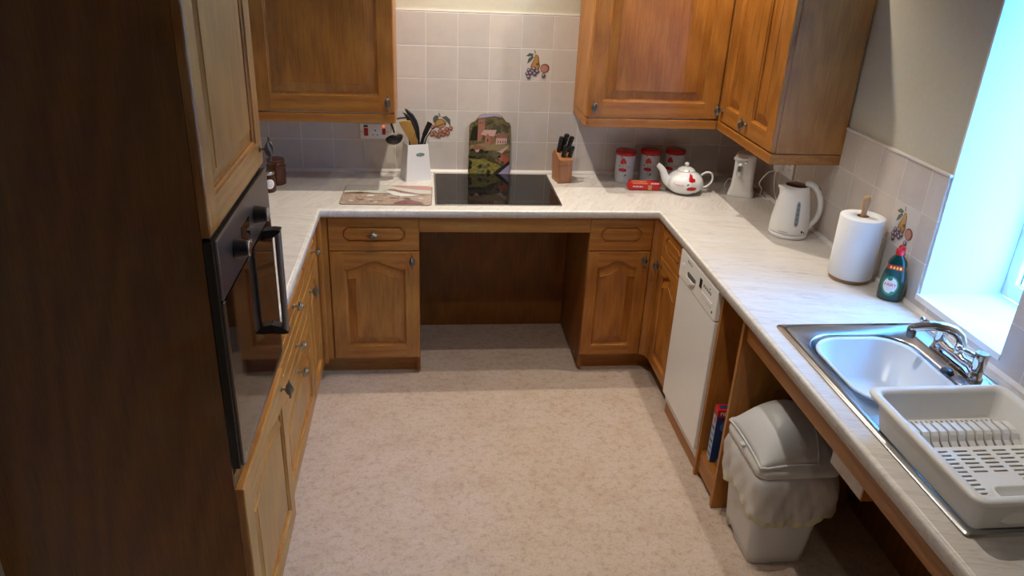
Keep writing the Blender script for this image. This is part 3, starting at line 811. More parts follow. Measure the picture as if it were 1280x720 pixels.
q = MB(); q.tube(smooth([(.076, 0, .086), (.096, 0, .100), (.118, 0, .100), (.132, 0, .082), (.130, 0, .056), (.112, 0, .034), (.088, 0, .026), (.074, 0, .024)], 5), .0068, 14, flat=.75); q.build('handle', M['porcelain'], t)
q = MB()
def f(a, h):
    h = max(h, .006); r = pot_r(h)+.0007; th = -PI/2 + a/.088; return (r*math.cos(th), r*math.sin(th), h)
poppies(q, lambda a, h: f(a*1.35+.014, h+.056), 1.25)
q.build('poppy_pattern', PM, body); q = MB()
put_text(q, 'Teapot', .019, lambda a, h: f(a-.052, h+.056), 3, shear=.25)
q.build('script_lettering', PM, body)

# ------------------------------------------------------------------ electric can opener
t = thing('can_opener', 'white upright electric can opener under the corner of the wall cabinets', 'can opener', (1.968, -.318, H), R(-27))
q = MB()
def oc(w, d, z, off=0): return [(x, y+off, z) for x, y in rrect(-w, -d, w, d, .018, 5)]
q.loops([oc(.060, .052, 0), oc(.061, .053, .004), oc(.059, .050, .018), oc(.052, .044, .04), oc(.048, .042, .11), oc(.048, .044, .19), oc(.047, .043, .200), oc(.042, .038, .205)], cap0=True, cap1=True, sm=True)
q.build('body', M['white_plastic'], t)
q = MB()
q.box((-.052, -.062, .178), (.010, -.040, .192), 0); q.lathe([(.0085, -.062), (.0085, -.048)], (-.020, 0, .160), 16, 1, axis='y'); q.lathe([(.005, -.066), (.005, -.044)], (.004, 0, .172), 12, 1, axis='y')
q.build('cutting_head', [M['white_plastic'], M['chrome']], t, bevel=.002)
q = MB(); q.prism(rrect(-.034, .095, -.006, .150, .012, 5), -.0462, -.042, 'y', 0); q.prism(rrect(-.029, .122, -.011, .147, .004, 3), -.0475, -.045, 'y', 1); q.lathe([(.010, -.054), (.011, -.046)], (-.020, 0, .107), 18, 2, axis='y')
q.build('magnet_guide', [mat('opener_grey', (.55,.55,.55), .4), M['dark_steel'], M['white_plastic']], t)
q = MB(); q.tube(smooth([(-.040, .040, .02), (-.075, .050, .004), (-.085, .06, .025), (-.070, .07, .05), (-.05, .055, .05)], 5), .0022, 8); q.build('cord_loop', M['white_plastic'], t)

OPENER = t
def under(o, p):
    o.parent = p; o.matrix_parent_inverse = (Matrix.Translation(p.location) @ p.rotation_euler.to_matrix().to_4x4()).inverted()
# ------------------------------------------------------------------ sockets
def socket_face(q, cx, cz, f, rot=0):
    pass
t = thing('cooker_switch', 'white cooker control switch and socket with a glowing red light', 'switch', (.208, -.001, 1.050))
part('plate', M['white_plastic'], t, ((-.073, -.009, -.037), (.073, 0, .037)), bevel=.003)
M['red_switch'] = mat('red_switch', (.40,.012,.008), .3)
part('rocker_switch', M['red_switch'], t, ((-.053, -.014, -.022), (-.034, -.0088, .015)), bevel=.002)
part('rocker_switch', M['red_switch'], t, ((.034, -.013, -.015), (.050, -.0088, .013)), bevel=.002)
part('neon_light', mat('neon_glow', (.8,.05,.01), .4, emit=(1,.10,.02), es=2.2), t, ((.036, -.012, .021), (.046, -.0088, .028)), bevel=.001)
part('dark_indicator', M['black_plastic'], t, ((-.055, -.0105, .020), (-.035, -.0088, .029)), bevel=.001)
q = MB()
for a, b in (((-.003, -.0093, .0), (.003, -.0088, .007)), ((-.014, -.0093, -.020), (-.007, -.0088, -.016)), ((.007, -.0093, -.020), (.014, -.0088, -.016))): part('socket_hole', M['black_print'], t, (a, b), bevel=0)
for x in (-.065, .061):
    q = MB(); q.lathe([(.0025, -.0094), (.0025, -.0088)], (x, 0, -.002), 10, axis='y'); q.build('screw', M['black_print'], t)
t = thing('wall_socket', 'white double wall socket with two plugs behind the kettle', 'socket', (XR-.001, -.500, 1.035), R(-90))
part('plate', M['white_plastic'], t, ((-.073, -.009, -.043), (.073, 0, .043)), bevel=.003)
for a, b in (((.036, -.0093, .012), (.041, -.0088, .020)), ((.026, -.0093, -.006), (.032, -.0088, -.002)), ((.046, -.0093, -.006), (.052, -.0088, -.002))): part('socket_hole', M['black_print'], t, (a, b), bevel=0)
for a, b in (((.026, -.013, .026), (.036, -.0088, .038)), ((-.036, -.013, .026), (-.026, -.0088, .038))): part('rocker_switch', M['white_plastic'], t, (a, b))
q = MB(); q.prism(rrect(-.060, -.030, -.012, .022, .010, 4), -.040, -.0095, 'y')
o = q.build('plug', M['white_plastic'], None, bevel=.003); o.location = (XR-.001, -.500, 1.035); o.rotation_euler = (0, 0, R(-90)); tag(o, 'white mains plug in the socket behind the kettle', 'plug')
q = MB(); q.tube(smooth([(XR-.035, -.465, 1.003), (XR-.040, -.470, .98), (XR-.045, -.50, .93), (XR-.05, -.58, .875), (XR-.07, -.70, .852), (2.00, -.775, .849)], 6), .003, 8)
KC = q.build('cord', M['white_plastic'])
q = MB(); q.tube(smooth([(XR-.030, -.462, 1.006), (XR-.06, -.44, .99), (XR-.075, -.40, .93), (2.045, -.37, .89), (2.05, -.36, .853), (2.07, -.42, .8485), (2.075, -.36, .8485), (2.04, -.31, .8485), (2.025, -.315, .852)], 6), .0026, 8)
under(q.build('cord', M['white_plastic']), OPENER)

# ------------------------------------------------------------------ kettle
t = thing('kettle', 'white electric jug kettle with a grey water gauge', 'kettle', (1.962, -.862, H), R(-14)); under(KC, t)
q = MB(); q.lathe([(.074, 0), (.078, .003), (.079, .014), (.076, .018), (.060, .019)], n=44); q.build('power_base', M['white_plastic'], t)
KP = smooth([(.070, .0195), (.0775, .022), (.0785, .034), (.0765, .07), (.071, .115), (.0635, .160), (.0555, .196), (.053, .207), (.050, .210)], 4)
def kr(z):
    for (ra, a), (rb, b) in zip(KP[:-1], KP[1:]):
        if a <= z <= b: return ra + (rb-ra)*(z-a)/max(1e-9, b-a)
    return .055
q = MB(); q.lathe(KP, n=48); jug = q.build('jug', M['white_plastic'], t)
q = MB(); q.lathe([(.050, .2095), (.051, .213), (.046, .216), (.044, .213)], n=36); q.build('collar', M['white_plastic'], t)
q = MB(); q.lathe([(.044, .209), (.043, .215), (.036, .2185), (.012, .2195)], n=36); q.build('lid', mat('smoked_lid', (.05,.018,.012), .12), t)
q = MB(); q.loops([[(-.046, -.022, .170), (-.046, .022, .170), (-.062, .0, .165)], [(-.046, -.024, .200), (-.046, .024, .200), (-.068, 0, .195)], [(-.044, -.025, .212), (-.044, .025, .212), (-.078, 0, .210)]], cap0=True, cap1=True); q.build('spout', M['white_plastic'], t, bevel=.004)
q = MB(); q.tube(smooth([(.030, -.004, .220), (.052, -.006, .223), (.078, -.007, .205), (.100, -.007, .165), (.108, -.007, .120), (.100, -.006, .078), (.080, -.004, .048), (.066, -.003, .040)], 5), [.014, .0145, .015, .015, .0155, .0155, .0155, .0155, .0155, .0155, .0155, .0155, .0155, .0155, .0155, .0155, .0155, .015, .015, .015, .015, .0145, .0145, .0145, .014, .014, .0135, .0135, .013, .013, .013, .012, .012, .012, .012, .011], 18, flat=.8)
hd = q.build('handle', M['white_plastic'], t)
q = MB(); q.prism(rrect(-.008, -.010, .008, .010, .004, 4), 0, .004); o = q.build('switch', M['dark_steel'], hd); o.location = (.088, -.007, .209); o.rotation_euler = (0, R(52), 0)
q = MB()
def f(a, h, e=.0012): r = kr(h)+e; th = -PI/2 + a/.07; return (r*math.cos(th), r*math.sin(th), h)
def strip(w, z0, z1, e, m):
    L = []
    for k in range(17):
        z = z0+(z1-z0)*k/16; d = min(k, 16-k); ww = w*(1 if d > 1 else (.8 if d == 1 else .35)); L.append([f(.008+s*ww, z, e) for s in (-1, -.5, 0, .5, 1)])
    q.loops(L, m, closed=False, sm=True)
strip(.0085, .058, .163, .0008, 0); strip(.0058, .063, .158, .0014, 1)
for i in range(5): blob(q, ell(.008, .070+i*.020, .0025, .0022), lambda a, h: f(a, h, .002), 2)
q.build('water_gauge', [mat('gauge_rim', (.42,.44,.46), .2), mat('gauge_window', (.22,.27,.32), .1), M['black_print']], jug)
q = MB()
blob(q, ell(.036, .036, .0045, .006, .4), lambda a, h: f(a, h, .0008), 0); blob(q, ell(.046, .032, .004, .003, .4), lambda a, h: f(a, h, .0008), 0)
q.build('black_symbol', [M['black_print'], M['grey_line']], jug); q = MB()
for i in range(7): q.poly([f(-.048+i*.0045, .030, .0008), f(-.045+i*.0045, .030, .0008), f(-.045+i*.0045, .0335, .0008), f(-.048+i*.0045, .0335, .0008)], 1)
q.build('grey_marking', [M['black_print'], M['grey_line']], jug)

# ------------------------------------------------------------------ kitchen roll
t = thing('paper_towel_holder', 'wooden kitchen roll stand with a peg beside the kettle', 'paper towel holder', (1.994, -1.318, H))
q = MB(); q.lathe([(.066, 0), (.070, .003), (.070, .011), (.066, .014)], n=40); q.build('base', mat('pale_beech', (.36,.20,.09), .5), t)
q = MB(); q.lathe([(.009, .014), (.009, .225), (.0095, .262), (.0125, .285), (.0135, .300), (.011, .311), (.004, .3145)], n=20); q.build('peg', mat('beech_peg', (.45,.24,.10), .45), t)
q = MB(); R0, R1 = .0765, .021
def wob(a, k): return 1 + .006*math.sin(3*a+1) + .004*math.sin(7*a)
q.lathe([(R1, .016), (R0-.002, .0155), (R0, .018), (R0, .238), (R0-.003, .2405), (R1, .2405), (R1, .016)], n=60, cap0=False, cap1=False, fr=wob)
pm = textured(mat('kitchen_paper', (.86,.86,.86), .9), (.84,.845,.85), .015, 300, bump=.25)
o = q.build('kitchen_roll', pm); o.location = (1.994, -1.318, H); tag(o, 'thick white kitchen roll standing on a wooden peg holder', 'kitchen roll')
q = MB(); q.lathe([(R1, .018), (R1, .2408), (R1-.0015, .2408), (R1-.0015, .018)], n=30, cap0=False, cap1=False); q.build('cardboard_tube', mat('card_tube', (.18,.10,.07), .8), o)

# ------------------------------------------------------------------ washing-up liquid
t = thing('washing_up_liquid_bottle', 'green washing-up liquid bottle with a red cap below the painted wall tile', 'bottle', (2.046, -1.499, H), R(-38))
q = MB()
def el(a, b, z, ox=0): return [(ox+a*math.copysign(abs(math.cos(t_))**.8, math.cos(t_)), b*math.copysign(abs(math.sin(t_))**.8, math.sin(t_)), z) for t_ in [2*PI*j/32 for j in range(32)]]
q.loops([el(.036, .022, 0), el(.040, .026, .003), el(.041, .027, .02), el(.0405, .027, .06), el(.039, .0265, .090), el(.0345, .025, .110), el(.030, .024, .122), el(.0315, .024, .134), el(.028, .022, .146), el(.019, .0175, .158), el(.0135, .0135, .164), el(.0125, .0125, .170)], cap0=True, cap1=True, sm=True)
q.build('bottle_body', mat('green_liquid', (.001,.05,.036), .08, coat=.6), t)
q = MB(); q.lathe([(.0145, .166), (.0150, .168), (.0150, .184), (.011, .187), (.0085, .189), (.0080, .198), (.006, .200)], n=24); q.lathe([(.0128, .162), (.0135, .1655)], n=24)
q.box((-.010, -.012, .188), (.013, .004, .1935)); q.build('cap', M['red'], t)
q = MB()
def bl_(x, z, y=-.0279): 
    a = {0: 1}; w = math.sqrt(max(.05, 1-(abs(x)/.041)**2.5)); return (x, -(.0271*w**.8)-.0009, z)
f = lambda x, z: bl_(x, z)
blob(q, ell(-.004, .058, .027, .036, 0, 20), lambda x, z: (bl_(x, z)[0], bl_(x, z)[1], z), 4)
blob(q, ell(-.004, .060, .022, .029, 0, 20), lambda x, z: (bl_(x, z)[0], bl_(x, z)[1]-.0004, z), 0)
blob(q, ell(-.008, .084, .008, .007, .3, 12), lambda x, z: (bl_(x, z)[0], bl_(x, z)[1]-.0007, z), 4); blob(q, ell(.007, .034, .007, .006, .3, 10), lambda x, z: (bl_(x, z)[0], bl_(x, z)[1]-.0007, z), 4)
q.poly([(x, bl_(x, z)[1]-.0003, z) for x, z in ((-.026, .117), (.024, .117), (.022, .134), (-.024, .134))], 1)
for i in range(4): q.poly([(x, bl_(x, z)[1]-.0007, z) for x, z in ((-.018+i*.010, .121), (-.012+i*.010, .121), (-.012+i*.010, .130), (-.018+i*.010, .130))], 3)
put_text(q, 'FAIRY', .015, lambda x, z: (x-.004, bl_(x-.004, .062)[1]-.0012, .062+z), 2, sx=1.0)
q.build('label', [M['white_print'], M['red'], M['poppy'], mat('yellow_print', (.75,.40,.03), .4), mat('green_print', (.01,.22,.09), .4)], t)

# ------------------------------------------------------------------ jars by the oven
t = thing('sauce_jar', 'brown jam jar with a silver lid and round pale label beside the oven cabinet', 'jar', (-.250, -.335, H))
q = MB(); q.lathe(smooth([(.026, 0), (.029, .004), (.030, .012), (.030, .066), (.028, .076), (.0255, .081)], 3), n=32); b = q.build('glass', mat('brown_jar', (.045,.010,.003), .08, coat=.5), t)
q = MB(); q.lathe([(.0275, .081), (.0285, .083), (.0285, .092), (.026, .095), (.024, .0945)], n=32); q.build('lid', M['steel'], t)
q = MB(); blob(q, ell(.010, .042, .021, .022, 0, 18), lambda a, h: ((.0306)*math.cos(-PI/2+a/.03), .0306*math.sin(-PI/2+a/.03), h), 0)
for k, (w_, z_) in enumerate(((.016, .053), (.020, .046), (.018, .039), (.012, .032))):
    q.poly([((.0312)*math.cos(-PI/2+a/.03), .0312*math.sin(-PI/2+a/.03), h) for a, h in ((.010-w_/2, z_), (.010+w_/2, z_), (.010+w_/2, z_+.002), (.010-w_/2, z_+.002))], 1)
q.build('label', [M['white_print'], M['grey_line']], b)
t = thing('clip_top_jar', 'amber glass jar with a wire clip lid behind the small labelled jar', 'jar', (-.236, -.215, H))
q = MB(); q.lathe(smooth([(.036, 0), (.041, .004), (.042, .015), (.042, .085), (.037, .098), (.036, .106)], 3), n=32); q.build('glass', mat('amber_jar', (.09,.025,.008), .08, coat=.4), t)
q = MB(); q.lathe([(.0385, .107), (.0395, .110), (.0395, .118), (.034, .123), (.015, .125)], n=32); q.build('lid', mat('amber_lid', (.13,.045,.015), .1), t)
q = MB(); q.tube([(.039, -.006, .115), (.047, -.006, .108), (.049, 0, .095), (.043, .004, .085)], .0016, 8); q.tube([(-.0405, 0, .104)] + [(.0405*math.cos(a), .0405*math.sin(a), .104) for a in [PI-2*PI*k/24 for k in range(25)]], .0012, 6); q.build('wire_clip', M['steel'], t)

# ------------------------------------------------------------------ utensil holder and utensils
t = thing('utensil_holder', 'tapered white utensil holder with a small oval badge beside the hob', 'utensil holder', (.402, -.104, H), R(17))
q = MB()
def sq(a, b, z): return [(x, y, z) for x, y in rrect(-a, -b, a, b, .004, 3)]
q.loops([sq(.064, .054, 0), sq(.050, .044, .176), sq(.0475, .0415, .176), sq(.0600, .050, .006)], cap0=True, cap1=True)
q.build('box', M['white_plastic'], t)
q = MB()
ff = lambda x, z: (x, -.054+.010*(z/.176)-.0006, z)
blob(q, ell(.010, .128, .021, .0085, 0, 18), ff, 0)
for i in range(7): q.poly([ff(-.001+i*.0034-.0, .125), ff(.0012+i*.0034, .125), ff(.0012+i*.0034, .131), ff(-.001+i*.0034, .131)][::1], 1)
for v in range(len(q.v)):
    pass
q.build('badge', [mat('badge_blue_grey', (.16,.24,.27), .3), M['white_print']], t)
BK = M['black_plastic']
q = MB()   # ladle: handle up out of the holder, hooked over, deep bowl
q.tube(smooth([(.385, -.105, .90), (.375, -.105, 1.02), (.366, -.100, 1.128), (.345, -.110, 1.139), (.300, -.125, 1.134), (.290, -.132, 1.120), (.298, -.140, 1.098), (.304, -.140, 1.075)], 4), [.0045]*29, 10)
c = Vector((.303, -.140, 1.052)); L = []
ax_ = Vector((-.25, .55, .80)).normalized(); u_ = Vector((1, .1, .1)); u_ = (u_-ax_*u_.dot(ax_)).normalized(); v_ = ax_.cross(u_)
for k in range(8):
    a = PI/2*k/7; r = .040*math.sin(a)+.0003; h = -.032*math.cos(a)
    L.append([tuple(c + u_*r*1.05*math.cos(b) + v_*r*math.sin(b) + ax_*h) for b in [2*PI*j/24 for j in range(24)]])
q.loops(L, sm=True)
tag(q.build('ladle', BK, solid=.0015), 'black plastic ladle hanging over the edge of the white utensil holder', 'ladle')
q = MB()   # wooden spatula
q.loops([[(x, y-.003, z), (x+.0, y+.003, z)][:0] or [(x0_, y_-.003, z), (x1_, y_-.003, z), (x1_, y_+.003, z), (x0_, y_+.003, z)] for z, x0_, x1_, y_ in ((.93, .395, .412, -.105), (1.00, .384, .418, -.112), (1.03, .374, .411, -.115), (1.08, .348, .400, -.122), (1.115, .330, .386, -.126), (1.125, .328, .383, -.127), (1.131, .350, .378, -.127))], cap0=True, cap1=True)
wsp = oak('bamboo', 'z', (.36,.17,.03), (.60,.33,.08), .5, seed=5)
o = tag(q.build('wooden_spatula', wsp, bevel=.001), 'flat wooden spatula in the white utensil holder', 'spatula')
def leaf(name, label, cat, pts, wds, y):
    q = MB(); L = []
    for (x, z), w_ in zip(pts, wds):
        L.append([(x-w_, y, z), (x-w_*.5, y-.004, z), (x, y-.006, z), (x+w_*.5, y-.004, z), (x+w_, y, z), (x, y+.002, z)])
    q.loops(L, sm=True, cap0=True, cap1=True); return tag(q.build(name, BK), label, cat)
leaf('serving_spoon', 'black serving spoon standing highest in the utensil holder', 'spoon', [(.420, .93), (.418, 1.02), (.414, 1.06), (.407, 1.09), (.397, 1.12), (.380, 1.15), (.362, 1.172), (.355, 1.178)], [.005, .005, .009, .013, .015, .014, .008, .002], -.085)
leaf('serving_fork', 'black serving tool just in front of the tallest spoon', 'spoon', [(.405, .93), (.404, 1.02), (.402, 1.06), (.396, 1.09), (.384, 1.12), (.364, 1.148), (.349, 1.160), (.343, 1.163)], [.005, .005, .008, .011, .012, .011, .006, .002], -.098)
q = MB(); q.tube(smooth([(.413, -.108, .93), (.432, -.105, 1.02), (.446, -.100, 1.06), (.462, -.095, 1.095), (.470, -.093, 1.112), (.472, -.092, 1.116)], 3), [.009]*6+[.0125, .013, .0135, .014, .014, .0145, .0150, .0150, .013, .006], 12, flat=.9)
tag(q.build('turner', BK), 'black turner handle leaning to the hob side of the utensil holder', 'turner')
q = MB(); q.tube([(.440, -.120, 1.0), (.455, -.118, 1.05), (.485, -.112, 1.093), (.530, -.100, 1.110), (.546, -.096, 1.113)], [.003, .0028, .0025, .0022, .002], 8)
tag(q.build('skewer_fork', BK), 'thin black rod reaching across the painted cherry tile', 'utensil')

# ------------------------------------------------------------------ place mat and arched board
PMT = [mat('mat_edge', (.28,.21,.17), .5), mat('mat_sky', (.50,.50,.44), .35), mat('mat_pink', (.42,.22,.20), .35), mat('mat_sand', (.36,.27,.21), .35), mat('mat_brown', (.17,.10,.06), .35), mat('mat_white', (.62,.64,.62), .35), mat('mat_rust', (.27,.14,.11), .35), mat('mat_plum', (.20,.08,.09), .35), mat('mat_dark', (.05,.04,.04), .35)]
textured(PMT[3], (.36,.27,.21), .35, 90); textured(PMT[1], (.50,.50,.44), .08, 12); textured(PMT[7], (.20,.08,.09), .3, 80); textured(PMT[6], (.27,.14,.11), .35, 120)
t = thing('work_surface_mat', 'rectangular beach-scene counter mat lying left of the hob', 'mat', (.277, -.380, H), R(-1.5))
q = MB(); q.prism(rrect(-.202, -.141, .202, .141, .022, 6), .0, .004); q.build('mat_base', PMT[0], t, bevel=.001)
q = MB(); k = [0]
def lay(pts, m, seed=None):
    k[0] += 1; q.poly([(x, y, .0041+.00007*k[0]) for x, y in pts], m)
lay(rrect(-.197, -.136, .197, .136, .02, 6), 1)
lay([(.0, .136), (.177, .136), (.197, .116), (.197, .07), (.11, .085), (.04, .115)], 2)
lay([(-.197, .02), (-.15, .035), (-.09, .030), (-.05, .020), (.197, .018), (.197, .004), (-.197, -.004)], 4)
lay([(-.197, .002), (-.08, .012), (.03, .002), (.197, .008), (.197, -.116), (.177, -.136), (-.177, -.136), (-.197, -.116)], 3)
for i in range(16):
    x = random.uniform(-.17, .17); y = random.uniform(-.115, -.01); a = random.uniform(.006, .02)
    lay(ell(x, y, a, a*.4, random.uniform(-.3, .3), 9, .5, i), random.choice((4, 6, 8, 5)))
lay(ell(-.075, -.02, .018, .012, .2, 10, .4), 5)
lay([(.03, -.135), (.06, -.085), (.10, -.07), (.15, -.10), (.17, -.135)], 7)
lay([(-.015, .055), (.0, .070), (.03, .068), (.06, .035), (.10, .012), (.145, -.005), (.10, -.022), (.06, -.028), (.03, -.012), (.005, .020), (-.012, .04)], 5)
lay([(-.010, .062), (.005, .078), (.03, .078), (.07, .050), (.12, .028), (.165, .002), (.175, -.012), (.11, .004), (.06, .022), (.03, .045), (.01, .055)], 6)
lay([(-.024, .050), (-.004, .062), (-.006, .054)], 4); lay(ell(.004, .066, .003, .003), 8)
lay([(.05, -.02), (.056, -.02), (.05, -.05), (.07, -.058), (.044, -.054)], 6)
q.build('mat_picture', PMT, t)

t = thing('arched_board', 'arched board with a painted church village leaning on the tiles behind the hob', 'board', (.765, -.0165, H+.0005), rot=(R(-1.8), 0, 0))
BO = []
for x, z in ((-.104, .012), (-.094, 0), (.098, 0), (.106, .010), (.104, .245)): BO.append((x, z))
BO = [(-.104, .006), (-.098, 0), (.100, 0), (.106, .006), (.104, .238), (.098, .255), (.080, .263), (.066, .280), (.055, .293), (.035, .300), (-.030, .300), (-.050, .293), (-.062, .278), (-.075, .263), (-.093, .255), (-.102, .240)]
q = MB(); q.prism(BO, -.0045, .0, 'y'); q.build('panel', mat('board_edge', (.30,.24,.15), .5), t)
CM = [mat('pic_lilac', (.38,.32,.46), .35), mat('pic_olive', (.17,.14,.045), .35), mat('pic_dark', (.022,.022,.014), .35), mat('pic_brick', (.36,.15,.10), .35), mat('pic_pink', (.55,.34,.31), .35), mat('pic_field', (.30,.26,.05), .35), mat('pic_tree', (.055,.055,.025), .35), mat('pic_roof', (.26,.12,.075), .35), mat('pic_red', (.38,.09,.04), .35), mat('pic_sand', (.27,.21,.10), .35), mat('pic_grey', (.10,.095,.08), .35)]
textured(CM[5], (.22,.19,.045), .55, 110); textured(CM[1], (.13,.105,.045), .6, 90); textured(CM[6], (.07,.065,.03), .6, 120); textured(CM[10], (.12,.11,.085), .6, 150)
q = MB(); k = [0]
def lay(pts, m):
    k[0] += 1; q.poly([(x, -.00462-.00005*k[0], z) for x, z in pts], m)
lay(offset([(p[0], p[1]) for p in BO], .0015), 1)
lay([(-.060, .277), (-.049, .291), (-.030, .2985), (.034, .2985), (.053, .291), (.060, .284), (.02, .290), (-.02, .283)], 0)
def blobs(n, x0, x1, z0, z1, a0, a1, ms, seed):
    rn = random.Random(seed)
    for i in range(n):
        a = rn.uniform(a0, a1); lay(ell(rn.uniform(x0, x1), rn.uniform(z0, z1), a, a*rn.uniform(.5, 1), rn.uniform(-.4, .4), 9, .5, i+seed), rn.choice(ms))
blobs(16, -.085, .090, .19, .265, .008, .018, (6, 9, 1, 6, 1), 1)
lay([(-.100, .17), (-.085, .235), (-.060, .245), (-.058, .17)], 2)
lay([(-.005, .205), (.02, .25), (.05, .24), (.055, .20)], 6)
lay([(-.096, .145), (.0, .160), (.100, .150), (.102, .120), (-.098, .120)], 9)
lay([(-.061, .165), (-.057, .270), (-.026, .270), (-.024, .225), (-.044, .165)], 3)
for i in range(4): lay([(-.058+i*.009, .270), (-.053+i*.009, .270), (-.053+i*.009, .277), (-.058+i*.009, .277)], 3)
lay([(-.050, .250), (-.047, .250), (-.047, .262), (-.050, .262)], 2); lay([(-.036, .250), (-.033, .250), (-.033, .262), (-.036, .262)], 2)
lay([(-.045, .200), (-.028, .222), (.034, .222), (.022, .190), (-.018, .192)], 4)
lay([(-.022, .150), (-.024, .190), (-.010, .205), (.004, .185), (.004, .145)], 3); lay([(.004, .145), (.004, .185), (.022, .192), (.030, .165)], 7)
lay([(-.014, .165), (-.010, .182), (-.006, .165)], 2)
lay([(.030, .182), (.038, .208), (.090, .206), (.090, .182)], 7); lay([(.030, .150), (.032, .182), (.086, .182), (.086, .155)], 4)
for i in range(4): lay([(.040+i*.012, .158), (.044+i*.012, .158), (.044+i*.012, .168), (.040+i*.012, .168)], 2)
lay([(-.086, .120), (-.075, .150), (-.02, .135), (-.01, .118)], 7); lay([(-.090, .115), (-.040, .128), (-.015, .112), (-.02, .100), (-.088, .104)], 4)
lay([(.030, .115), (.055, .120), (.090, .145), (.092, .135), (.062, .104), (.05, .112)], 4)
blobs(16, -.095, -.015, .085, .118, .008, .016, (2, 6, 2, 10), 20); blobs(5, .0, .040, .075, .105, .014, .020, (10, 10, 6), 50)
lay([(.050, .075), (.075, .095), (.100, .085), (.100, .055), (.055, .050)], 8); lay([(.045, .060), (.06, .080), (.08, .068), (.075, .045)], 7)
blobs(10, .03, .095, .02, .10, .006, .012, (2, 6, 8, 3), 90)
lay([(-.100, .078), (-.03, .075), (.045, .050), (.060, .040), (.020, .004), (-.096, .004)], 5)
blobs(14, -.07, -.0, .006, .045, .006, .013, (6, 2, 10, 5), 130); blobs(6, -.098, -.085, .02, .09, .006, .01, (6, 2), 140)
lay([(.020, .003), (.100, .070), (.104, .05), (.050, .003)], 2); lay([(.048, .003), (.103, .052), (.103, .003)], 0)
q.build('painted_picture', CM, t)

# ------------------------------------------------------------------ knife block and knives
kb = (1.118, -.118, H); krot = R(10)
M['beech'] = oak('beech_block', 'z', (.27,.105,.035), (.46,.20,.075), .4, seed=6)
t = thing('knife_block', 'slanted wooden knife block standing right of the hob', 'knife block', kb, krot)
q = MB(); q.prism([(-.048, 0), (-.052, .02), (-.050, .085), (-.056, .117), (.028, .155), (.060, .125), (.046, .02), (.046, 0)], -.035, .035, 'x'); q.build('block', M['beech'], t, bevel=.002)
part('front_panel', M['beech'], t, ((-.030, -.0535, .012), (.030, -.0505, .088)), bevel=.001)
Tk = Matrix.Translation(kb) @ Matrix.Rotation(krot, 4, 'Z')
for i, (x, y, z, l, lean, lb) in enumerate(((-.022, .006, .143, .080, .10, 'knife with black handle on the hob side of the block, back row'), (.000, .010, .146, .090, .16, 'tallest knife with black handle in the middle of the wooden block'), (.022, .006, .143, .082, .26, 'knife with black handle on the canister side of the block, back row'), (-.010, -.030, .127, .062, .22, 'small knife with black handle at the front of the block, hob side'), (.024, -.032, .126, .058, .14, 'small knife with black handle at the front of the block, canister side'))):
    q = MB(Tk)
    a = Vector((x, y, z)); d = Vector((lean*.8+.05, -.10, 1)).normalized()
    P_ = [a + d*l*f_ for f_ in (0, .15, .4, .7, .9, .97, 1)]
    q.tube(P_, [.0075, .0085, .0082, .0090, .0095, .0080, .004], 12, flat=1.35)
    q.tube([a - d*.02, a + d*.001], .0055, 8)
    for f_ in (.3, .55, .8):
        pp = a + d*l*f_ + Vector((0, -.0118, 0)); q.sphere(tuple(pp), .0014, 1, 8)
    tag(q.build('kitchen_knife', [BK, M['chrome']]), lb, 'knife', 'knives in the wooden block')

# ------------------------------------------------------------------ swing bin with liner
t = thing('swing_bin', 'pale grey plastic swing-lid waste bin half under the sink worktop', 'bin', (1.645, -1.734, 0))
M['bin'] = mat('bin_plastic', (.64,.65,.66), .36)
q = MB()
def bs(hx, hy, z, r=.03, oy=0): return [(x, y+oy, z) for x, y in rrect(-hx, -hy, hx, hy, r, 6)]
q.loops([bs(.098, .113, 0), bs(.101, .116, .004), bs(.106, .120, .05), bs(.128, .136, .34), bs(.136, .142, .395)], cap0=True, cap1=True, sm=True)
bb = q.build('bin_body', M['bin'], t)
q = MB(); q.lathe([(.034, -.16), (.034, -.075)], (0, .045, -.004), 28, axis='x'); cut = q.build('foot_cut', M['bin'])
cut.location = t.location; bm_ = bb.modifiers.new('cut', 'BOOLEAN'); bm_.object = cut; bm_.solver = 'EXACT'
bpy.context.view_layer.update(); me_ = bpy.data.meshes.new_from_object(bb.evaluated_get(bpy.context.evaluated_depsgraph_get()))
bb.modifiers.clear(); bb.data = me_; bpy.data.objects.remove(cut)
HX, HY = .143, .147
def hood(x, y, e=0):
    xn = abs(x)/HX; yn = abs(y)/HY
    a = max(0, 1-xn**2.1)**.75; b = max(0, 1-yn**2.7)**.78
    return .416 + .142*min(a, 1)*b + e
q = MB(); nx = 40
def ring(s, z=None, e=0):
    out = []
    for x, y in rrect(-HX*s, -HY*s, HX*s, HY*s, .035*s, 8):
        out.append((x, y, z if z is not None else hood(x/1.0, y, e)))
    return out
q.loops([ring(.975, .385), ring(1.0, .388), ring(1.01, .404), ring(1.0, .414), ring(.985, .418)] + [ring(s) for s in (.96, .93, .89, .84, .78, .70, .6, .5, .4, .3, .2, .1, .02)], cap0=True, cap1=True, sm=True)
hd = q.build('lid_hood', M['bin'], t)
q = MB()
X0, X1 = -.139, .050
L = []
for i in range(29):
    x = X0 + (X1-X0)*i/28; row = []
    ye = .143 - .006*max(0, 1-i/3)
    for j in range(25):
        y = -ye + 2*ye*j/24; d = .0055
        row.append((x, y, hood(x, y, d)))
    L.append(row)
q.loops(L, closed=False, sm=True)
fl = q.build('swing_flap', M['bin'], t, solid=.005)
q = MB(); q.lathe([(.014, -.002), (.014, .003), (.011, .005)], (-.139, 0, .4225), 20); q.build('thumb_tab', M['bin'], fl)
q = MB(); ed = [L[0][j] for j in range(25)]
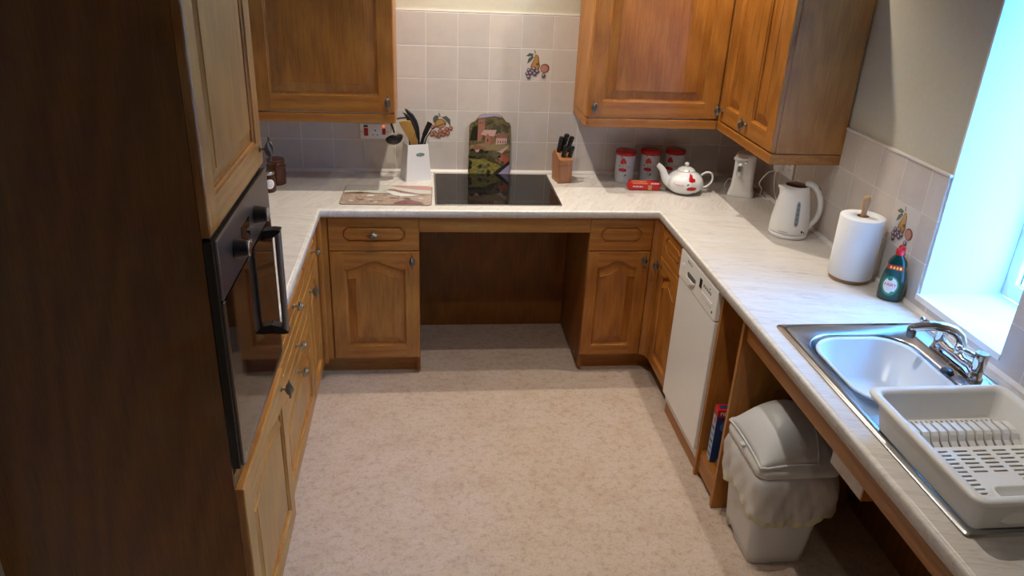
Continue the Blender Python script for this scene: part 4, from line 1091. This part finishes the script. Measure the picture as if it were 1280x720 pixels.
loop = [L[0][j] for j in range(0, 25)] + [L[i][24] for i in range(1, 29)] + [L[28][j] for j in range(23, -1, -1)] + [L[i][0] for i in range(27, 0, -1)]
q.tube([(a, b, c_-.001) for a, b, c_ in loop] + [loop[0]], .0038, 8); q.build('flap_rim', M['bin'], t)
# liner
rn = random.Random(4)
def lin(s, z, wv, drop):
    out = []; base = rrect(-.136*s, -.142*s, .136*s, .142*s, .035*s, 16)
    # resample evenly so that the folds are even
    P_ = [Vector(p) for p in base]; P_.append(P_[0]); tot = sum((b_-a_).length for a_, b_ in zip(P_[:-1], P_[1:])); n_ = 150; k_ = 0; acc = 0
    for i in range(n_):
        d_ = tot*i/n_
        while k_ < len(P_)-2 and acc + (P_[k_+1]-P_[k_]).length < d_: acc += (P_[k_+1]-P_[k_]).length; k_ += 1
        sg = (P_[k_+1]-P_[k_]); p = P_[k_] + sg*((d_-acc)/max(sg.length, 1e-9))
        a = 2*PI*i/n_; th = math.atan2(p.y, p.x)
        w_ = .55*math.sin(a*5+1.3) + .30*math.sin(a*11+z*42) + .24*math.sin(a*19-z*65+2) + .14*math.sin(a*37+z*90)
        cd = max(0, -math.sin(th))**3 + .25*max(0, -math.cos(th))**2
        o_ = p.normalized()*(wv*w_)
        out.append((p.x+o_.x, p.y+o_.y, z - drop*cd + wv*.5*math.sin(a*9+2)*(1 if drop else 0)))
    return out
prof = [(1.0, .384, .001, 0), (1.04, .378, .003, 0), (1.08, .362, .006, .006), (1.10, .342, .009, .014), (1.10, .322, .010, .024), (1.10, .302, .011, .036), (1.09, .286, .012, .048), (1.09, .272, .013, .060)]
q = MB(); q.loops([lin(*p) for p in prof], sm=True)
bagm = mat('bin_liner', (.74,.73,.73), .28, alpha=.62, spec=.7); lin_o = q.build('bin_liner', bagm, None)
lin_o.location = (1.645, -1.734, 0); tag(lin_o, 'crumpled translucent white liner folded over the rim of the swing bin', 'bin liner')
q = MB(); q.loops([lin(1.091, .2725, .013, .060), lin(1.085, .255, .014, .070)], sm=True); q.build('hem', mat('liner_hem', (.62,.60,.40), .5, alpha=.85), lin_o)

# ------------------------------------------------------------------ things on the low shelf
t = thing('tablet_box', 'blue and red box of dishwasher tablets standing in the open shelf unit', 'box', (1.535, -1.398, .1245), R(-6))
q = MB(); q.box((0, -.045, 0), (.135, 0, .235), 0); q.build('carton', [mat('carton_blue', (.012,.04,.15), .35)], t, bevel=.001)
q = MB()
q.box((-.0006, -.043, .002), (-.0001, -.002, .200), 1); q.box((-.0008, -.0452, .205), (.1352, .0004, .2356), 0); q.box((.01, -.034, .2356), (.125, -.012, .2366), 4)
for i in range(5): q.box((-.0010, -.038, .02+i*.03), (-.0006, -.008, .032+i*.03), 2 if i % 2 else 4)
q.box((-.001, -.036, .170), (-.0006, -.02, .195), 0)
fy = lambda x, z: (x, -.0457, z)
blob(q, ell(.055, .165, .040, .030, .2, 16), fy, 2); blob(q, ell(.058, .167, .026, .018, .2, 16), lambda x, z: (x, -.0461, z), 1); blob(q, ell(.055, .188, .032, .010, .1, 14), lambda x, z: (x, -.0464, z), 0)
put_text(q, 'FILL', .022, lambda x, z: (x+.028, -.0459, z+.219), 3)
q.build('carton_print', [mat('carton_red', (.42,.012,.015), .35), mat('carton_pale', (.35,.45,.62), .35), mat('carton_mid', (.05,.16,.42), .35), M['white_print'], mat('carton_navy', (.02,.03,.10), .35)], t)
q = MB(); rn = random.Random(9)
q.lathe([(.016, 0), (.028, .012), (.030, .035), (.024, .055), (.010, .066), (.001, .068)], (1.566, -1.500, .1255), 18, 0, fr=lambda a, k_: 1 + .18*math.sin(5*a+k_*1.3))
q.lathe([(.013, 0), (.013, .008), (.010, .010)], (1.556, -1.487, .186), 16, 1)
tag(q.build('dark_bag', [textured(mat('dark_bag', (.02,.03,.02), .4), (.022,.032,.02), .6, 60), mat('yellow_cap', (.30,.26,.05), .4)]), 'small dark crumpled bag beside the tablet box on the low shelf', 'bag')

# ------------------------------------------------------------------ light: ceiling spots, an added fill spot and daylight
def spot(x, y, e, r=.018, col=(1,.90,.77), size=128, tx=None, ty=None):
    l = bpy.data.lights.new('ceiling_or_fill_spot', 'SPOT'); l.energy = e; l.color = col; l.shadow_soft_size = r; l.spot_size = R(size); l.spot_blend = 1
    o = bpy.data.objects.new('ceiling_or_fill_spot', l); COL.objects.link(o); o.location = (x, y, 2.36)
    if tx is not None: o.rotation_euler = (Vector((x, y, 2.36))-Vector((tx, ty, 0))).to_track_quat('Z', 'Y').to_euler()
E1 = 1.0
spot(.65, -.34, 66*E1)
spot(.63, -1.10, 40*E1)
spot(1.58, -.68, 54*E1)
spot(1.10, -1.98, 46*E1)
spot(.75, -4.2, 46*E1)  # added fill spot behind the camera to brighten the tall panel
wd_ = bpy.data.worlds.new('World'); SC.world = wd_; wd_.use_nodes = True
bg = wd_.node_tree.nodes['Background']; bg.inputs[1].default_value = 1
nt_ = wd_.node_tree; tc_ = nt_.nodes.new('ShaderNodeTexCoord'); sp_ = nt_.nodes.new('ShaderNodeSeparateXYZ'); nt_.links.new(tc_.outputs['Generated'], sp_.inputs[0])
mr_ = nt_.nodes.new('ShaderNodeMapRange'); mr_.interpolation_type = 'SMOOTHSTEP'; nt_.links.new(sp_.outputs[2], mr_.inputs[0])
for i_, v_ in ((1, .30), (2, .75), (3, 9.0), (4, 1000.0)): mr_.inputs[i_].default_value = v_      # low sky dimmed by an added gradient to keep daylight near the sink
nt_.links.new(mr_.outputs[0], bg.inputs[1]); bg.inputs[0].default_value = (.11,.42,1.0,1)
pl_ = bpy.data.lights.new('window_portal', 'AREA'); pl_.shape = 'RECTANGLE'; pl_.size = .5; pl_.size_y = 1.3; pl_.cycles.is_portal = True
o = bpy.data.objects.new('window_portal', pl_); COL.objects.link(o); o.location = (XR+.372, (WY0+WY1)/2, (WZ0+WZ1)/2); o.rotation_euler = (R(90), 0, R(90))

vs = SC.view_settings; vs.view_transform = 'Standard'; vs.look = 'None'; vs.gamma = 1; vs.use_curve_mapping = False; vs.exposure = 0
